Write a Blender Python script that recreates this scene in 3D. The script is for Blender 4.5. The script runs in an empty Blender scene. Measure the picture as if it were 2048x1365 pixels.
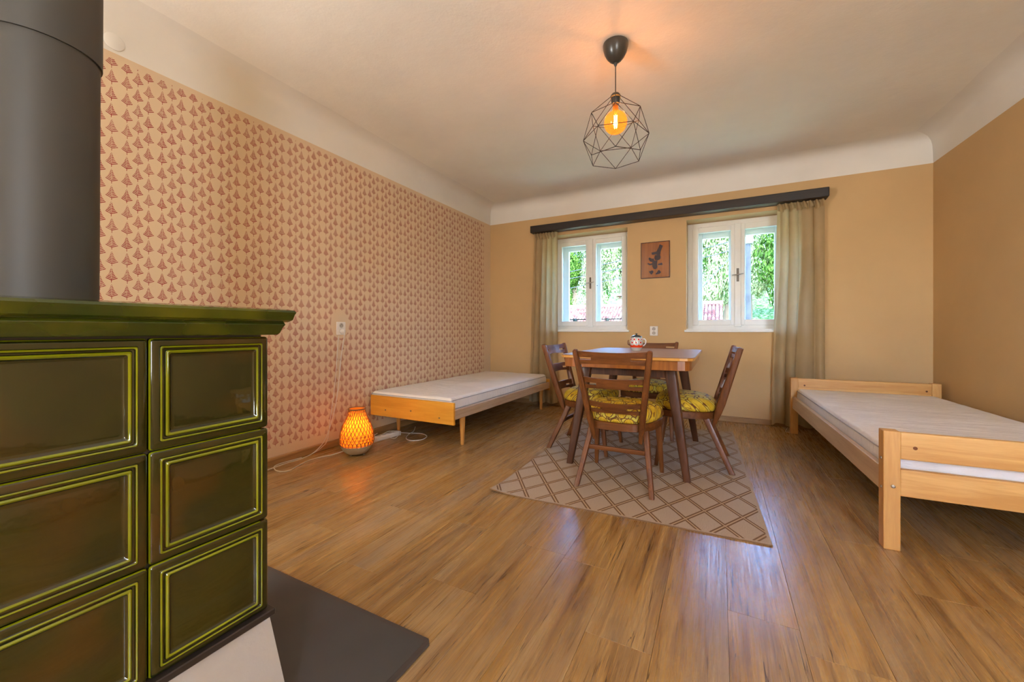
import bpy, bmesh, math, random
from mathutils import Vector, Matrix, noise as mnoise
random.seed(7)
PI = math.pi
sc = bpy.context.scene
COL = sc.collection

# ------------------------------------------------------------------ camera
cd = bpy.data.cameras.new('camera'); cam = bpy.data.objects.new('camera', cd); COL.objects.link(cam)
cd.sensor_width = 36.0; cd.lens = 796 / 2048 * 36.0; cd.shift_y = -21.5 / 2048
cd.clip_start = 0.02; cd.clip_end = 400
cam.location = (0, 0, 0.9); cam.rotation_euler = (PI / 2, 0, math.radians(27.5))
sc.camera = cam
# ------------------------------------------------------------------ view and engine hints
sc.view_settings.view_transform = 'Standard'; sc.view_settings.look = 'None'
sc.view_settings.gamma = 1.0; sc.view_settings.use_curve_mapping = False
sc.view_settings.exposure = 0.22
cy = sc.cycles
cy.use_denoising = True
cy.max_bounces = 6; cy.diffuse_bounces = 4; cy.glossy_bounces = 3; cy.transmission_bounces = 6; cy.transparent_max_bounces = 16
cy.caustics_reflective = False; cy.caustics_refractive = False; cy.sample_clamp_indirect = 6.0
cy.use_adaptive_sampling = True; cy.adaptive_threshold = 0.18
XL = -2.64   # left wall plane
# ------------------------------------------------------------------ sky
W = bpy.data.worlds.new('sky'); sc.world = W; W.use_nodes = True
wn = W.node_tree; wn.nodes.clear()
wo = wn.nodes.new('ShaderNodeOutputWorld'); bg = wn.nodes.new('ShaderNodeBackground'); sky = wn.nodes.new('ShaderNodeTexSky')
sky.sky_type = 'NISHITA'; sky.sun_disc = False; sky.sun_elevation = math.radians(48); sky.sun_rotation = math.radians(200)
sky.air_density = 1.3; sky.dust_density = 0.6; sky.ozone_density = 2.5
bg.inputs['Strength'].default_value = 3.6
wb = wn.nodes.new('ShaderNodeMix'); wb.data_type = 'RGBA'; wb.blend_type = 'MULTIPLY'; wb.inputs[0].default_value = 1.0
wb.inputs[7].default_value = (0.68, 0.84, 1.14, 1)      # the camera is white-balanced for warm indoor light, so the sky reads blue
wn.links.new(sky.outputs[0], wb.inputs[6]); wn.links.new(wb.outputs[2], bg.inputs[0]); wn.links.new(bg.outputs[0], wo.inputs[0])
# sun: from behind the house, shining on the hillside opposite the windows
sl = bpy.data.lights.new('sun', 'SUN'); sl.energy = 12; sl.angle = 0.01; sl.color = (1, 0.95, 0.85)
so = bpy.data.objects.new('sun', sl); COL.objects.link(so)
so.rotation_euler = Vector((-0.80, 0.28, -0.80)).to_track_quat('-Z', 'Y').to_euler(); so.location = (8, 0, 12)

def area(name, loc, direction, sx, sy, power, color):
    l = bpy.data.lights.new(name, 'AREA'); l.shape = 'RECTANGLE'; l.size = sx; l.size_y = sy; l.energy = power; l.color = color
    o = bpy.data.objects.new(name, l); COL.objects.link(o); o.location = loc
    o.rotation_euler = Vector(direction).to_track_quat('-Z', 'Y').to_euler()
    return o
# fill lamps added behind the photographer, set at made-up rear and side windows
area('daylight_rear_window', (1.40, -2.00, 1.5), (-0.35, 1, 0.30), 0.6, 1.4, 62, (0.93, 0.96, 1.0))
area('daylight_side_window', (XL + 0.035, -1.15, 1.5), (1, 0.1, 0.25), 1.3, 1.3, 185, (0.96, 0.97, 0.96))
# portals that guide the sky light through the two windows
for wx in (-1.363, 0.1675):
    p = area('window_portal', (wx, 4.98, 1.47), (0, -1, 0), 0.95, 1.15, 1, (1, 1, 1)); p.data.cycles.is_portal = True

# ------------------------------------------------------------------ object helpers
def link(o, parent=None):
    COL.objects.link(o)
    if parent is not None: o.parent = parent
    return o
def tag(o, label=None, cat=None, group=None, kind=None):
    if label: o['label'] = label
    if cat: o['category'] = cat
    if group: o['group'] = group
    if kind: o['kind'] = kind
    return o
def empty(name, loc=(0, 0, 0), rz=0.0, parent=None):
    o = bpy.data.objects.new(name, None); o.empty_display_size = 0.1
    o.location = loc; o.rotation_euler = (0, 0, rz)
    return link(o, parent)
def copy_tree(o, parent=None):
    c = o.copy(); COL.objects.link(c)
    if parent is not None: c.parent = parent
    for ch in list(o.children): copy_tree(ch, c)
    return c

class MB:
    """collects shapes, builds ONE mesh object"""
    def __init__(s): s.bm = bmesh.new()
    def _poly(s, pts, mi=0):
        vs = [s.bm.verts.new(p) for p in pts]
        f = s.bm.faces.new(vs); f.material_index = mi; return f
    def box(s, x0, x1, y0, y1, z0, z1, bev=0.0, seg=1, mi=0, M=None):
        b = bmesh.new(); r = bmesh.ops.create_cube(b, size=1)
        for v in b.verts:
            v.co = Vector((x0 + (v.co.x + .5) * (x1 - x0), y0 + (v.co.y + .5) * (y1 - y0), z0 + (v.co.z + .5) * (z1 - z0)))
        if bev > 0: bmesh.ops.bevel(b, geom=b.edges[:], offset=bev, segments=seg, profile=0.5, affect='EDGES')
        if M is not None: bmesh.ops.transform(b, matrix=M, verts=b.verts[:])
        for f in b.faces: f.material_index = mi
        s._merge(b); return s
    def _merge(s, b):
        me = bpy.data.meshes.new('tmp'); b.to_mesh(me); b.free(); s.bm.from_mesh(me); bpy.data.meshes.remove(me)
    def tube(s, pts, r, seg=8, mi=0, cap=True, flat=1.0, squareness=None):
        pts = [Vector(p) for p in pts]; n = len(pts)
        rs = r if isinstance(r, (list, tuple)) else [r] * n
        rings = []; up = Vector((0, 0, 1)); prev = None
        for i, p in enumerate(pts):
            t = (pts[min(i + 1, n - 1)] - pts[max(i - 1, 0)]).normalized()
            if prev is None:
                a = up if abs(t.dot(up)) < 0.95 else Vector((0, 1, 0))
                nrm = (a - t * a.dot(t)).normalized()
            else:
                nrm = (prev - t * prev.dot(t))
                nrm = nrm.normalized() if nrm.length > 1e-6 else t.orthogonal().normalized()
            prev = nrm; bi = t.cross(nrm)
            ring = []
            for k in range(seg):
                a = 2 * PI * k / seg + (PI / seg)
                ring.append(s.bm.verts.new(p + (nrm * math.cos(a) + bi * math.sin(a) * flat) * rs[i]))
            rings.append(ring)
        for i in range(n - 1):
            for k in range(seg):
                f = s.bm.faces.new((rings[i][k], rings[i][(k + 1) % seg], rings[i + 1][(k + 1) % seg], rings[i + 1][k]))
                f.material_index = mi
        if cap:
            f = s.bm.faces.new(list(reversed(rings[0]))); f.material_index = mi
            f = s.bm.faces.new(rings[-1]); f.material_index = mi
        return s
    def lathe(s, prof, seg=24, c=(0, 0, 0), mi=0, caps=True, M=None):
        rings = []
        for r, z in prof:
            ring = []
            for k in range(seg):
                a = 2 * PI * k / seg
                p = Vector((c[0] + r * math.cos(a), c[1] + r * math.sin(a), c[2] + z))
                if M is not None: p = M @ p
                ring.append(s.bm.verts.new(p))
            rings.append(ring)
        for i in range(len(rings) - 1):
            for k in range(seg):
                f = s.bm.faces.new((rings[i][k], rings[i][(k + 1) % seg], rings[i + 1][(k + 1) % seg], rings[i + 1][k])); f.material_index = mi
        if caps:
            for ring in (rings[0], rings[-1]):
                f = s.bm.faces.new(ring); f.material_index = mi
        return s
    def prism(s, poly, z0, z1, mi=0, bev=0.0, seg=1, M=None):
        b = bmesh.new()
        lo = [b.verts.new((x, y, z0)) for x, y in poly]; hi = [b.verts.new((x, y, z1)) for x, y in poly]
        n = len(poly)
        b.faces.new(list(reversed(lo))); b.faces.new(hi)
        for i in range(n): b.faces.new((lo[i], lo[(i + 1) % n], hi[(i + 1) % n], hi[i]))
        if bev > 0:
            es = [e for e in b.edges if abs(e.verts[0].co.z - e.verts[1].co.z) < 1e-7]
            bmesh.ops.bevel(b, geom=es, offset=bev, segments=seg, profile=0.5, affect='EDGES')
        if M is not None: bmesh.ops.transform(b, matrix=M, verts=b.verts[:])
        for f in b.faces: f.material_index = mi
        s._merge(b); return s
    def loft(s, sections, mi=0, cap=True):
        """sections: list of equal-length closed point loops"""
        rings = [[s.bm.verts.new(p) for p in sec] for sec in sections]; n = len(rings[0])
        for i in range(len(rings) - 1):
            for k in range(n):
                f = s.bm.faces.new((rings[i][k], rings[i][(k + 1) % n], rings[i + 1][(k + 1) % n], rings[i + 1][k])); f.material_index = mi
        if cap:
            s.bm.faces.new(list(reversed(rings[0]))).material_index = mi; s.bm.faces.new(rings[-1]).material_index = mi
        return s
    def grid(s, nu, nv, fn, mi=0):
        vs = [[s.bm.verts.new(fn(i / nu, j / nv)) for j in range(nv + 1)] for i in range(nu + 1)]
        for i in range(nu):
            for j in range(nv):
                s.bm.faces.new((vs[i][j], vs[i + 1][j], vs[i + 1][j + 1], vs[i][j + 1])).material_index = mi
        return s
    def plate(s, us, vs, mask, th, fn, mi=0):
        """solid plate with holes; cells mask(i,j) False are cut out; fn(u,v,w)->point, w in [0,th]"""
        nu, nv = len(us) - 1, len(vs) - 1
        cache = {}
        def V(i, j, k):
            if (i, j, k) not in cache: cache[(i, j, k)] = s.bm.verts.new(fn(us[i], vs[j], k * th))
            return cache[(i, j, k)]
        on = lambda i, j: 0 <= i < nu and 0 <= j < nv and mask(i, j)
        for i in range(nu):
            for j in range(nv):
                if not on(i, j): continue
                F = [(V(i, j, 0), V(i, j + 1, 0), V(i + 1, j + 1, 0), V(i + 1, j, 0)), (V(i, j, 1), V(i + 1, j, 1), V(i + 1, j + 1, 1), V(i, j + 1, 1))]
                if not on(i - 1, j): F.append((V(i, j, 0), V(i, j, 1), V(i, j + 1, 1), V(i, j + 1, 0)))
                if not on(i + 1, j): F.append((V(i + 1, j, 0), V(i + 1, j + 1, 0), V(i + 1, j + 1, 1), V(i + 1, j, 1)))
                if not on(i, j - 1): F.append((V(i, j, 0), V(i + 1, j, 0), V(i + 1, j, 1), V(i, j, 1)))
                if not on(i, j + 1): F.append((V(i, j + 1, 0), V(i, j + 1, 1), V(i + 1, j + 1, 1), V(i + 1, j + 1, 0)))
                for q in F: s.bm.faces.new(q).material_index = mi
        return s
    def build(s, name, mats, parent=None, smooth=False, loc=None, normals=True, subsurf=0, angle=None):
        if normals: bmesh.ops.recalc_face_normals(s.bm, faces=s.bm.faces[:])
        me = bpy.data.meshes.new(name); s.bm.to_mesh(me); s.bm.free()
        if not isinstance(mats, (list, tuple)): mats = [mats]
        for m in mats: me.materials.append(m)
        if smooth:
            me.polygons.foreach_set('use_smooth', [True] * len(me.polygons))
            if angle is not None:
                try: me.set_sharp_from_angle(angle=math.radians(angle))
                except Exception: pass
        o = bpy.data.objects.new(name, me)
        if loc: o.location = loc
        if subsurf:
            m = o.modifiers.new('subsurf', 'SUBSURF'); m.levels = subsurf; m.render_levels = subsurf
        return link(o, parent)

def rect_loop(c, ax, ay, hx, hy):
    c, ax, ay = Vector(c), Vector(ax), Vector(ay)
    return [c - ax * hx - ay * hy, c + ax * hx - ay * hy, c + ax * hx + ay * hy, c - ax * hx + ay * hy]
def rrect_loop(c, ax, ay, hx, hy, r=0.3, n=3):
    """rounded rectangle loop, r relative to the smaller half size"""
    c, ax, ay = Vector(c), Vector(ax), Vector(ay); R = r * min(hx, hy); out = []
    for (sx, sy, a0) in ((1, 1, 0), (-1, 1, PI / 2), (-1, -1, PI), (1, -1, 1.5 * PI)):
        for k in range(n + 1):
            a = a0 + PI / 2 * k / n
            out.append(c + ax * (sx * (hx - R) + R * math.cos(a)) + ay * (sy * (hy - R) + R * math.sin(a)))
    return out

# ------------------------------------------------------------------ material helpers
class NT:
    def __init__(s, name):
        s.m = bpy.data.materials.new(name); s.m.use_nodes = True; s.t = s.m.node_tree; s.t.nodes.clear()
        s.out = s.t.nodes.new('ShaderNodeOutputMaterial')
    def n(s, typ, **kw):
        nd = s.t.nodes.new(typ)
        for k, v in kw.items(): setattr(nd, k, v)
        return nd
    def set(s, sock, v):
        if hasattr(v, 'is_output') or isinstance(v, bpy.types.NodeSocket): s.t.links.new(v, sock)
        elif isinstance(v, (tuple, list)) and len(v) == 3 and sock.type == 'RGBA': sock.default_value = (*v, 1)
        else: sock.default_value = v
    def math(s, op, a, b=None, c=None, clamp=False):
        nd = s.n('ShaderNodeMath', operation=op, use_clamp=clamp); s.set(nd.inputs[0], a)
        if b is not None: s.set(nd.inputs[1], b)
        if c is not None: s.set(nd.inputs[2], c)
        return nd.outputs[0]
    def add(s, a, b): return s.math('ADD', a, b)
    def sub(s, a, b): return s.math('SUBTRACT', a, b)
    def mul(s, a, b): return s.math('MULTIPLY', a, b)
    def lt(s, a, b): return s.math('LESS_THAN', a, b)
    def gt(s, a, b): return s.math('GREATER_THAN', a, b)
    def coord(s, kind='Object'): return s.n('ShaderNodeTexCoord').outputs[kind]
    def geom(s): return s.n('ShaderNodeNewGeometry')
    def sep(s, v):
        nd = s.n('ShaderNodeSeparateXYZ'); s.set(nd.inputs[0], v); return nd.outputs
    def comb(s, x, y, z):
        nd = s.n('ShaderNodeCombineXYZ'); s.set(nd.inputs[0], x); s.set(nd.inputs[1], y); s.set(nd.inputs[2], z); return nd.outputs[0]
    def vscale(s, v, sc3, off=None):
        nd = s.n('ShaderNodeVectorMath', operation='MULTIPLY'); s.set(nd.inputs[0], v); nd.inputs[1].default_value = sc3
        if off is None: return nd.outputs[0]
        n2 = s.n('ShaderNodeVectorMath', operation='ADD'); s.set(n2.inputs[0], nd.outputs[0]); s.set(n2.inputs[1], off); return n2.outputs[0]
    def noise(s, v, scale=5, detail=3, rough=0.55, dist=0.0, out=0):
        nd = s.n('ShaderNodeTexNoise'); s.set(nd.inputs['Vector'], v); nd.inputs['Scale'].default_value = scale
        nd.inputs['Detail'].default_value = detail; nd.inputs['Roughness'].default_value = rough; nd.inputs['Distortion'].default_value = dist
        return nd.outputs[out]
    def ramp(s, f, stops):
        nd = s.n('ShaderNodeValToRGB'); s.set(nd.inputs[0], f); e = nd.color_ramp.elements
        while len(e) > 1: e.remove(e[-1])
        e[0].position = stops[0][0]; e[0].color = (*stops[0][1], 1) if len(stops[0][1]) == 3 else stops[0][1]
        for p, c in stops[1:]:
            x = e.new(p); x.color = (*c, 1)
        return nd.outputs[0]
    def mapr(s, f, a, b, c=0.0, d=1.0):
        nd = s.n('ShaderNodeMapRange'); s.set(nd.inputs[0], f)
        for i, v in enumerate((a, b, c, d)): nd.inputs[i + 1].default_value = v
        return nd.outputs[0]
    def mix(s, f, a, b, mode='MIX'):
        nd = s.n('ShaderNodeMix', data_type='RGBA', blend_type=mode); s.set(nd.inputs[0], f); s.set(nd.inputs[6], a); s.set(nd.inputs[7], b); return nd.outputs[2]
    def bump(s, h, strength=0.2, dist=0.01):
        nd = s.n('ShaderNodeBump'); s.set(nd.inputs['Height'], h); nd.inputs['Strength'].default_value = strength; nd.inputs['Distance'].default_value = dist
        return nd.outputs[0]
    def pbsdf(s, color, rough=0.6, metal=0.0, normal=None, spec=0.5, coat=0.0, coat_rough=0.05, **kw):
        p = s.n('ShaderNodeBsdfPrincipled'); s.set(p.inputs['Base Color'], color); s.set(p.inputs['Roughness'], rough); s.set(p.inputs['Metallic'], metal)
        p.inputs['Specular IOR Level'].default_value = spec; p.inputs['Coat Weight'].default_value = coat; p.inputs['Coat Roughness'].default_value = coat_rough
        if normal is not None: s.set(p.inputs['Normal'], normal)
        for k, v in kw.items(): s.set(p.inputs[k.replace('_', ' ')], v)
        return p.outputs[0]
    def done(s, shader): s.t.links.new(shader, s.out.inputs[0]); return s.m

def m_plain(name, c, rough=0.6, metal=0.0, spec=0.5, var=0.08, vs=30, bump=0.0, coat=0.0):
    t = NT(name); v = t.coord(); f = t.noise(v, vs, 3)
    lo = tuple(x * (1 - var) for x in c); hi = tuple(min(1, x * (1 + var)) for x in c)
    colr = t.ramp(f, [(0.3, lo), (0.7, hi)])
    nm = t.bump(t.noise(v, vs * 3, 4), bump, 0.004) if bump else None
    return t.done(t.pbsdf(colr, rough, metal, nm, spec, coat))

def m_wood(name, c_lo, c_hi, axis='z', freq=1.0, rough=0.45, knots=0.0, coat=0.0, streak=None, rnd=True, spec=0.5):
    t = NT(name); v = t.coord()
    if rnd:
        r = t.n('ShaderNodeObjectInfo').outputs['Random']
        off = t.comb(t.mul(r, 17.0), t.mul(r, 31.0), t.mul(r, 7.0))
    else: off = (0, 0, 0)
    a = {'x': (1.2, 16, 16), 'y': (16, 1.2, 16), 'z': (16, 16, 1.2)}[axis]
    a = tuple(q * freq for q in a)
    vv = t.vscale(v, a, off)
    g = t.noise(vv, 1.6, 6, 0.62, 0.8)
    fine = t.noise(t.vscale(vv, (4, 4, 4)), 3.0, 3, 0.6)
    f = t.add(t.mul(g, 0.8), t.mul(fine, 0.2))
    colr = t.ramp(f, [(0.36, c_lo), (0.62, c_hi)])
    if streak is not None:
        st = t.ramp(t.noise(t.vscale(vv, (2.4, 2.4, 2.4)), 1.1, 4, 0.6, 0.4), [(0.58, (0, 0, 0)), (0.7, (1, 1, 1))])
        colr = t.mix(t.mul(st, 0.7), colr, streak)
    if knots > 0:
        a2 = {'x': (5, 11, 11), 'y': (11, 5, 11), 'z': (11, 11, 5)}[axis]
        vo = t.n('ShaderNodeTexVoronoi'); t.set(vo.inputs['Vector'], t.vscale(v, a2, off)); vo.inputs['Scale'].default_value = knots
        k = t.mapr(vo.outputs['Distance'], 0.05, 0.11, 1.0, 0.0)
        kk = t.math('MULTIPLY', k, t.gt(t.sep(vo.outputs['Color'])[0], 0.72))
        colr = t.mix(kk, colr, tuple(x * 0.25 for x in c_lo))
    nm = t.bump(f, 0.08, 0.002)
    return t.done(t.pbsdf(colr, rough, 0, nm, spec, coat, 0.12))

# ------------------------------------------------------------------ materials
TAN = (0.60, 0.405, 0.200)
def m_wall(name, c, bump=0.12):
    t = NT(name); v = t.coord()
    f = t.noise(v, 1.3, 4, 0.6)
    colr = t.ramp(f, [(0.3, tuple(x * 0.95 for x in c)), (0.7, tuple(min(1, x * 1.05) for x in c))])
    h = t.add(t.noise(v, 9, 4, 0.6), t.mul(t.noise(v, 90, 3), 0.15))
    return t.done(t.pbsdf(colr, 0.85, 0, t.bump(h, bump, 0.012), 0.25))
M_TAN = m_wall('tan_wall_paint', TAN)
M_WHITE_PAINT = m_wall('white_lime_paint', (0.78, 0.76, 0.71))
M_CEIL = m_wall('ceiling_paint', (0.84, 0.82, 0.76), 0.2)

def m_wallpaper():
    t = NT('stamped_fir_tree_pattern'); g = t.geom(); p = t.sep(g.outputs['Position'])
    wob = t.noise(g.outputs['Position'], 40, 2)
    Y = t.sub(p[1], 0.86); Z = p[2]
    P = 0.1425; CW = 0.0425; RH = 0.081
    gi = t.math('FLOOR', t.math('DIVIDE', Y, P)); gl = t.sub(Y, t.mul(gi, P))
    ci = t.math('MINIMUM', t.math('FLOOR', t.math('DIVIDE', gl, CW)), 2.0)
    u = t.sub(gl, t.mul(t.add(ci, 0.5), CW))
    mid = t.math('COMPARE', ci, 1.0, 0.1)
    zz = t.add(Z, t.mul(mid, RH / 2))
    ri = t.math('FLOOR', t.math('DIVIDE', zz, RH)); v = t.sub(zz, t.mul(ri, RH))
    wn_ = t.n('ShaderNodeTexWhiteNoise', noise_dimensions='3D'); t.set(wn_.inputs[0], t.comb(gi, ci, ri))
    rnd = wn_.outputs[0]; rc = t.sep(wn_.outputs[1])
    u = t.add(u, t.mul(t.sub(rc[0], 0.5), 0.003)); v = t.add(v, t.mul(t.sub(rc[1], 0.5), 0.005))
    au = t.math('ABSOLUTE', u)
    s_ = t.sub(v, t.mul(au, 0.50))
    q = t.math('SUBTRACT', 1.0, t.math('DIVIDE', t.sub(s_, 0.010), 0.062), clamp=True)
    w = t.add(t.mul(t.math('POWER', q, 0.6), 0.0115), t.mul(t.math('POWER', q, 3.0), 0.0125))
    stripe = t.lt(t.math('FRACT', t.math('DIVIDE', t.sub(s_, 0.010), 0.0082)), 0.56)
    inside = t.mul(t.mul(t.lt(au, w), t.gt(s_, 0.010)), t.mul(t.lt(s_, 0.071), t.gt(au, 0.0006)))
    body = t.mul(stripe, inside)
    trunk = t.mul(t.lt(au, 0.0012), t.lt(v, 0.018))
    ink = t.math('MAXIMUM', body, trunk)
    fade = t.mapr(t.noise(g.outputs['Position'], 70, 2), 0.30, 0.46, 0.55, 1.0)
    amt = t.mul(t.mul(ink, fade), t.mapr(rnd, 0, 1, 0.85, 1.0))
    lim = t.mul(t.mul(t.lt(p[1], 4.30), t.gt(Z, 0.115)), t.lt(Z, 2.235))
    # left bare around the socket
    dy = t.math('ABSOLUTE', t.sub(p[1], 2.15)); dz = t.math('ABSOLUTE', t.sub(Z, 0.945))
    bare = t.gt(t.add(t.math('POWER', t.math('DIVIDE', dy, 0.085), 2.0), t.math('POWER', t.math('DIVIDE', dz, 0.11), 2.0)), 1.0)
    amt = t.mul(amt, t.mul(lim, bare))
    base = t.ramp(t.noise(g.outputs['Position'], 1.3, 4), [(0.3, (0.68, 0.525, 0.355)), (0.7, (0.73, 0.565, 0.385))])
    colr = t.mix(amt, base, (0.30, 0.010, 0.022))
    h = t.add(t.noise(g.outputs['Position'], 9, 4), t.mul(t.noise(g.outputs['Position'], 90, 3), 0.15))
    return t.done(t.pbsdf(colr, 0.85, 0, t.bump(h, 0.12, 0.012), 0.25))
M_PAPER = m_wallpaper()

def m_floor():
    t = NT('printed_oak_plank'); v = t.coord()
    r = t.n('ShaderNodeObjectInfo').outputs['Random']
    off = t.comb(t.mul(r, 37.0), t.mul(r, 91.0), 0.0)
    vv = t.vscale(v, (14, 1.0, 1), off)
    g = t.noise(vv, 1.3, 7, 0.65, 0.5)
    colr = t.ramp(g, [(0.30, (0.15, 0.070, 0.018)), (0.43, (0.31, 0.165, 0.045)), (0.56, (0.415, 0.240, 0.075)), (0.75, (0.49, 0.315, 0.120))])
    grey = t.noise(t.vscale(v, (5, 0.8, 1), off), 1.4, 3)
    colr = t.mix(t.mapr(grey, 0.45, 0.7, 0, 0.55), colr, (0.31, 0.235, 0.155))
    cr = t.noise(t.vscale(v, (95, 2.4, 1), off), 1.0, 5, 0.65, 0.6)
    crack = t.mapr(cr, 0.60, 0.68, 0, 1)
    colr = t.mix(t.mul(crack, 0.75), colr, (0.075, 0.034, 0.012))
    ln = t.noise(t.vscale(v, (26, 0.50, 1), off), 1.0, 4, 0.55, 0.3)
    lnm = t.mapr(t.noise(t.vscale(v, (9, 1.6, 1), off), 1.0, 2), 0.48, 0.58, 0, 1)
    line = t.mul(t.lt(t.math('ABSOLUTE', t.sub(ln, 0.5)), 0.0045), lnm)
    ln2 = t.lt(t.math('ABSOLUTE', t.sub(ln, 0.58)), 0.004)
    line = t.math('MAXIMUM', line, t.mul(ln2, t.mapr(t.noise(t.vscale(v, (12, 2.0, 1), off), 1.3, 2), 0.5, 0.6, 0, 1)))
    colr = t.mix(t.mul(line, 0.85), colr, (0.045, 0.022, 0.010))
    fine = t.noise(t.vscale(v, (160, 4, 1), off), 1.0, 3)
    colr = t.mix(t.mapr(fine, 0.48, 0.68, 0, 0.6), colr, (0.20, 0.105, 0.042))
    vo = t.n('ShaderNodeTexVoronoi'); t.set(vo.inputs['Vector'], t.vscale(v, (7, 3.2, 1), off)); vo.inputs['Scale'].default_value = 1.0
    kn = t.mul(t.mapr(vo.outputs['Distance'], 0.035, 0.075, 1, 0), t.gt(t.sep(vo.outputs['Color'])[0], 0.6))
    colr = t.mix(kn, colr, (0.05, 0.025, 0.01))
    tone = t.mapr(r, 0, 1, 0.96, 1.06)
    colr = t.mix(1.0, colr, t.comb(tone, tone, tone), 'MULTIPLY')
    h = t.add(t.mul(fine, 0.6), t.mul(cr, -0.6))
    rough = t.mapr(fine, 0.3, 0.7, 0.22, 0.36)
    return t.done(t.pbsdf(colr, rough, 0, t.bump(h, 0.16, 0.0015), 0.55))
M_FLOOR = m_floor()
M_SUB = m_plain('dark_underlay', (0.08, 0.05, 0.03), 0.9)
M_BASEB = m_wood('oak_skirting', (0.25, 0.135, 0.05), (0.42, 0.25, 0.10), 'y', 1, 0.5)
M_BASEBX = m_wood('oak_skirting_across', (0.25, 0.135, 0.05), (0.42, 0.25, 0.10), 'x', 1, 0.5)
M_FRAME = m_plain('white_window_paint', (0.80, 0.80, 0.76), 0.35, var=0.03, vs=8)
M_METAL = m_plain('brushed_nickel', (0.42, 0.38, 0.32), 0.35, 1.0)
M_CHAIR = m_wood('brown_stained_beech', (0.085, 0.025, 0.005), (0.180, 0.060, 0.013), 'z', 1.3, 0.42, coat=0.08, spec=0.35)
M_CHAIRX = m_wood('brown_stained_beech_across', (0.085, 0.025, 0.005), (0.180, 0.060, 0.013), 'x', 1.3, 0.42, coat=0.08, spec=0.35)
M_TLEG = m_wood('dark_walnut_leg', (0.050, 0.017, 0.006), (0.110, 0.040, 0.014), 'z', 1.0, 0.42, coat=0.05, spec=0.3)
M_APRON = m_wood('walnut_veneer', (0.24, 0.070, 0.009), (0.40, 0.135, 0.020), 'z', 1.0, 0.3, coat=0.4)
M_TTOP = m_wood('red_brown_veneer_top', (0.20, 0.085, 0.035), (0.33, 0.155, 0.065), 'x', 0.9, 0.40, coat=0.3, spec=0.8)
M_TEDGE = m_plain('golden_table_edging', (0.62, 0.30, 0.055), 0.35, coat=0.3)
M_PINE = m_wood('pine', (0.55, 0.27, 0.068), (0.72, 0.42, 0.14), 'x', 0.8, 0.42, knots=0.7)
M_PINEZ = m_wood('pine_upright', (0.53, 0.26, 0.068), (0.70, 0.40, 0.13), 'z', 0.8, 0.42, knots=0.7)
M_PINEY = m_wood('pale_pine_rail', (0.55, 0.37, 0.21), (0.68, 0.50, 0.31), 'y', 0.8, 0.5, knots=0.7)
M_OCHRE = m_wood('ochre_lacquered_pine', (0.62, 0.27, 0.025), (0.76, 0.37, 0.045), 'x', 0.7, 0.35, knots=0.6)
M_LEGLIGHT = m_wood('honey_turned_leg', (0.50, 0.22, 0.05), (0.64, 0.32, 0.08), 'z', 0.8, 0.4)
M_RAILPALE = m_wood('grey_pine_rail', (0.42, 0.27, 0.15), (0.56, 0.39, 0.24), 'y', 0.8, 0.5, knots=0.7)
M_BLACKBEAM = m_wood('black_stained_beam', (0.012, 0.008, 0.006), (0.024, 0.016, 0.012), 'x', 1.0, 0.38)
M_BLACK = m_plain('black_lamp_plastic', (0.035, 0.033, 0.028), 0.32, coat=0.2)
M_WIRE = m_plain('black_cage_wire', (0.028, 0.018, 0.014), 0.4, 0.6)
M_PLATE = m_plain('dark_bronze_plate', (0.13, 0.11, 0.09), 0.45, 0.5)
M_BRASS = m_plain('brass_thread', (0.75, 0.45, 0.15), 0.3, 1.0)
M_WHITEP = m_plain('white_plastic', (0.76, 0.72, 0.66), 0.35, var=0.03)
M_HOLE = m_plain('socket_shadow_grey', (0.16, 0.12, 0.09), 0.6)
M_CORD = m_plain('white_flex', (0.70, 0.66, 0.60), 0.45, var=0.03)
M_PIPE = m_plain('graphite_flue_paint', (0.064, 0.064, 0.060), 0.55, 0.25, var=0.05, vs=3)
M_PLINTH = m_wall('white_plinth_render', (0.46, 0.435, 0.395), 0.5)
M_HEARTH = m_plain('dark_hearth_glass', (0.060, 0.060, 0.060), 0.42, var=0.25, vs=3)
M_HEDGE = m_plain('hearth_bevel', (0.060, 0.050, 0.046), 0.35, var=0.1)
M_FOOT = m_plain('black_stove_shelf', (0.028, 0.022, 0.020), 0.35)

def m_glaze(name, lo, hi, patch, rough=0.045):
    t = NT(name); v = t.coord(); r = t.n('ShaderNodeObjectInfo').outputs['Random']
    off = t.comb(t.mul(r, 13.0), t.mul(r, 5.0), t.mul(r, 9.0))
    vv = t.vscale(v, (1, 1, 1), off)
    c = t.ramp(t.noise(vv, 6, 3, 0.5), [(0.35, lo), (0.65, hi)])
    c = t.mix(t.mapr(t.noise(t.vscale(v, (1, 1, 1.6), off), 4.5, 2), 0.5, 0.66, 0, 0.8), c, patch)
    h = t.add(t.noise(vv, 7, 2, 0.4), t.mul(t.noise(vv, 35, 2), 0.06))
    return t.done(t.pbsdf(c, rough, 0, t.bump(h, 0.35, 0.012), 0.6, 0.5, 0.03))
M_GLAZE = m_glaze('olive_green_glaze', (0.010, 0.013, 0.001), (0.026, 0.026, 0.002), (0.062, 0.026, 0.003))
M_GLAZE_RIDGE = m_glaze('thin_lime_glaze', (0.15, 0.175, 0.002), (0.24, 0.255, 0.003), (0.12, 0.14, 0.002), 0.08)
M_GLAZE_COR = m_glaze('cornice_green_glaze', (0.012, 0.030, 0.001), (0.095, 0.095, 0.003), (0.006, 0.020, 0.001))

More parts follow.
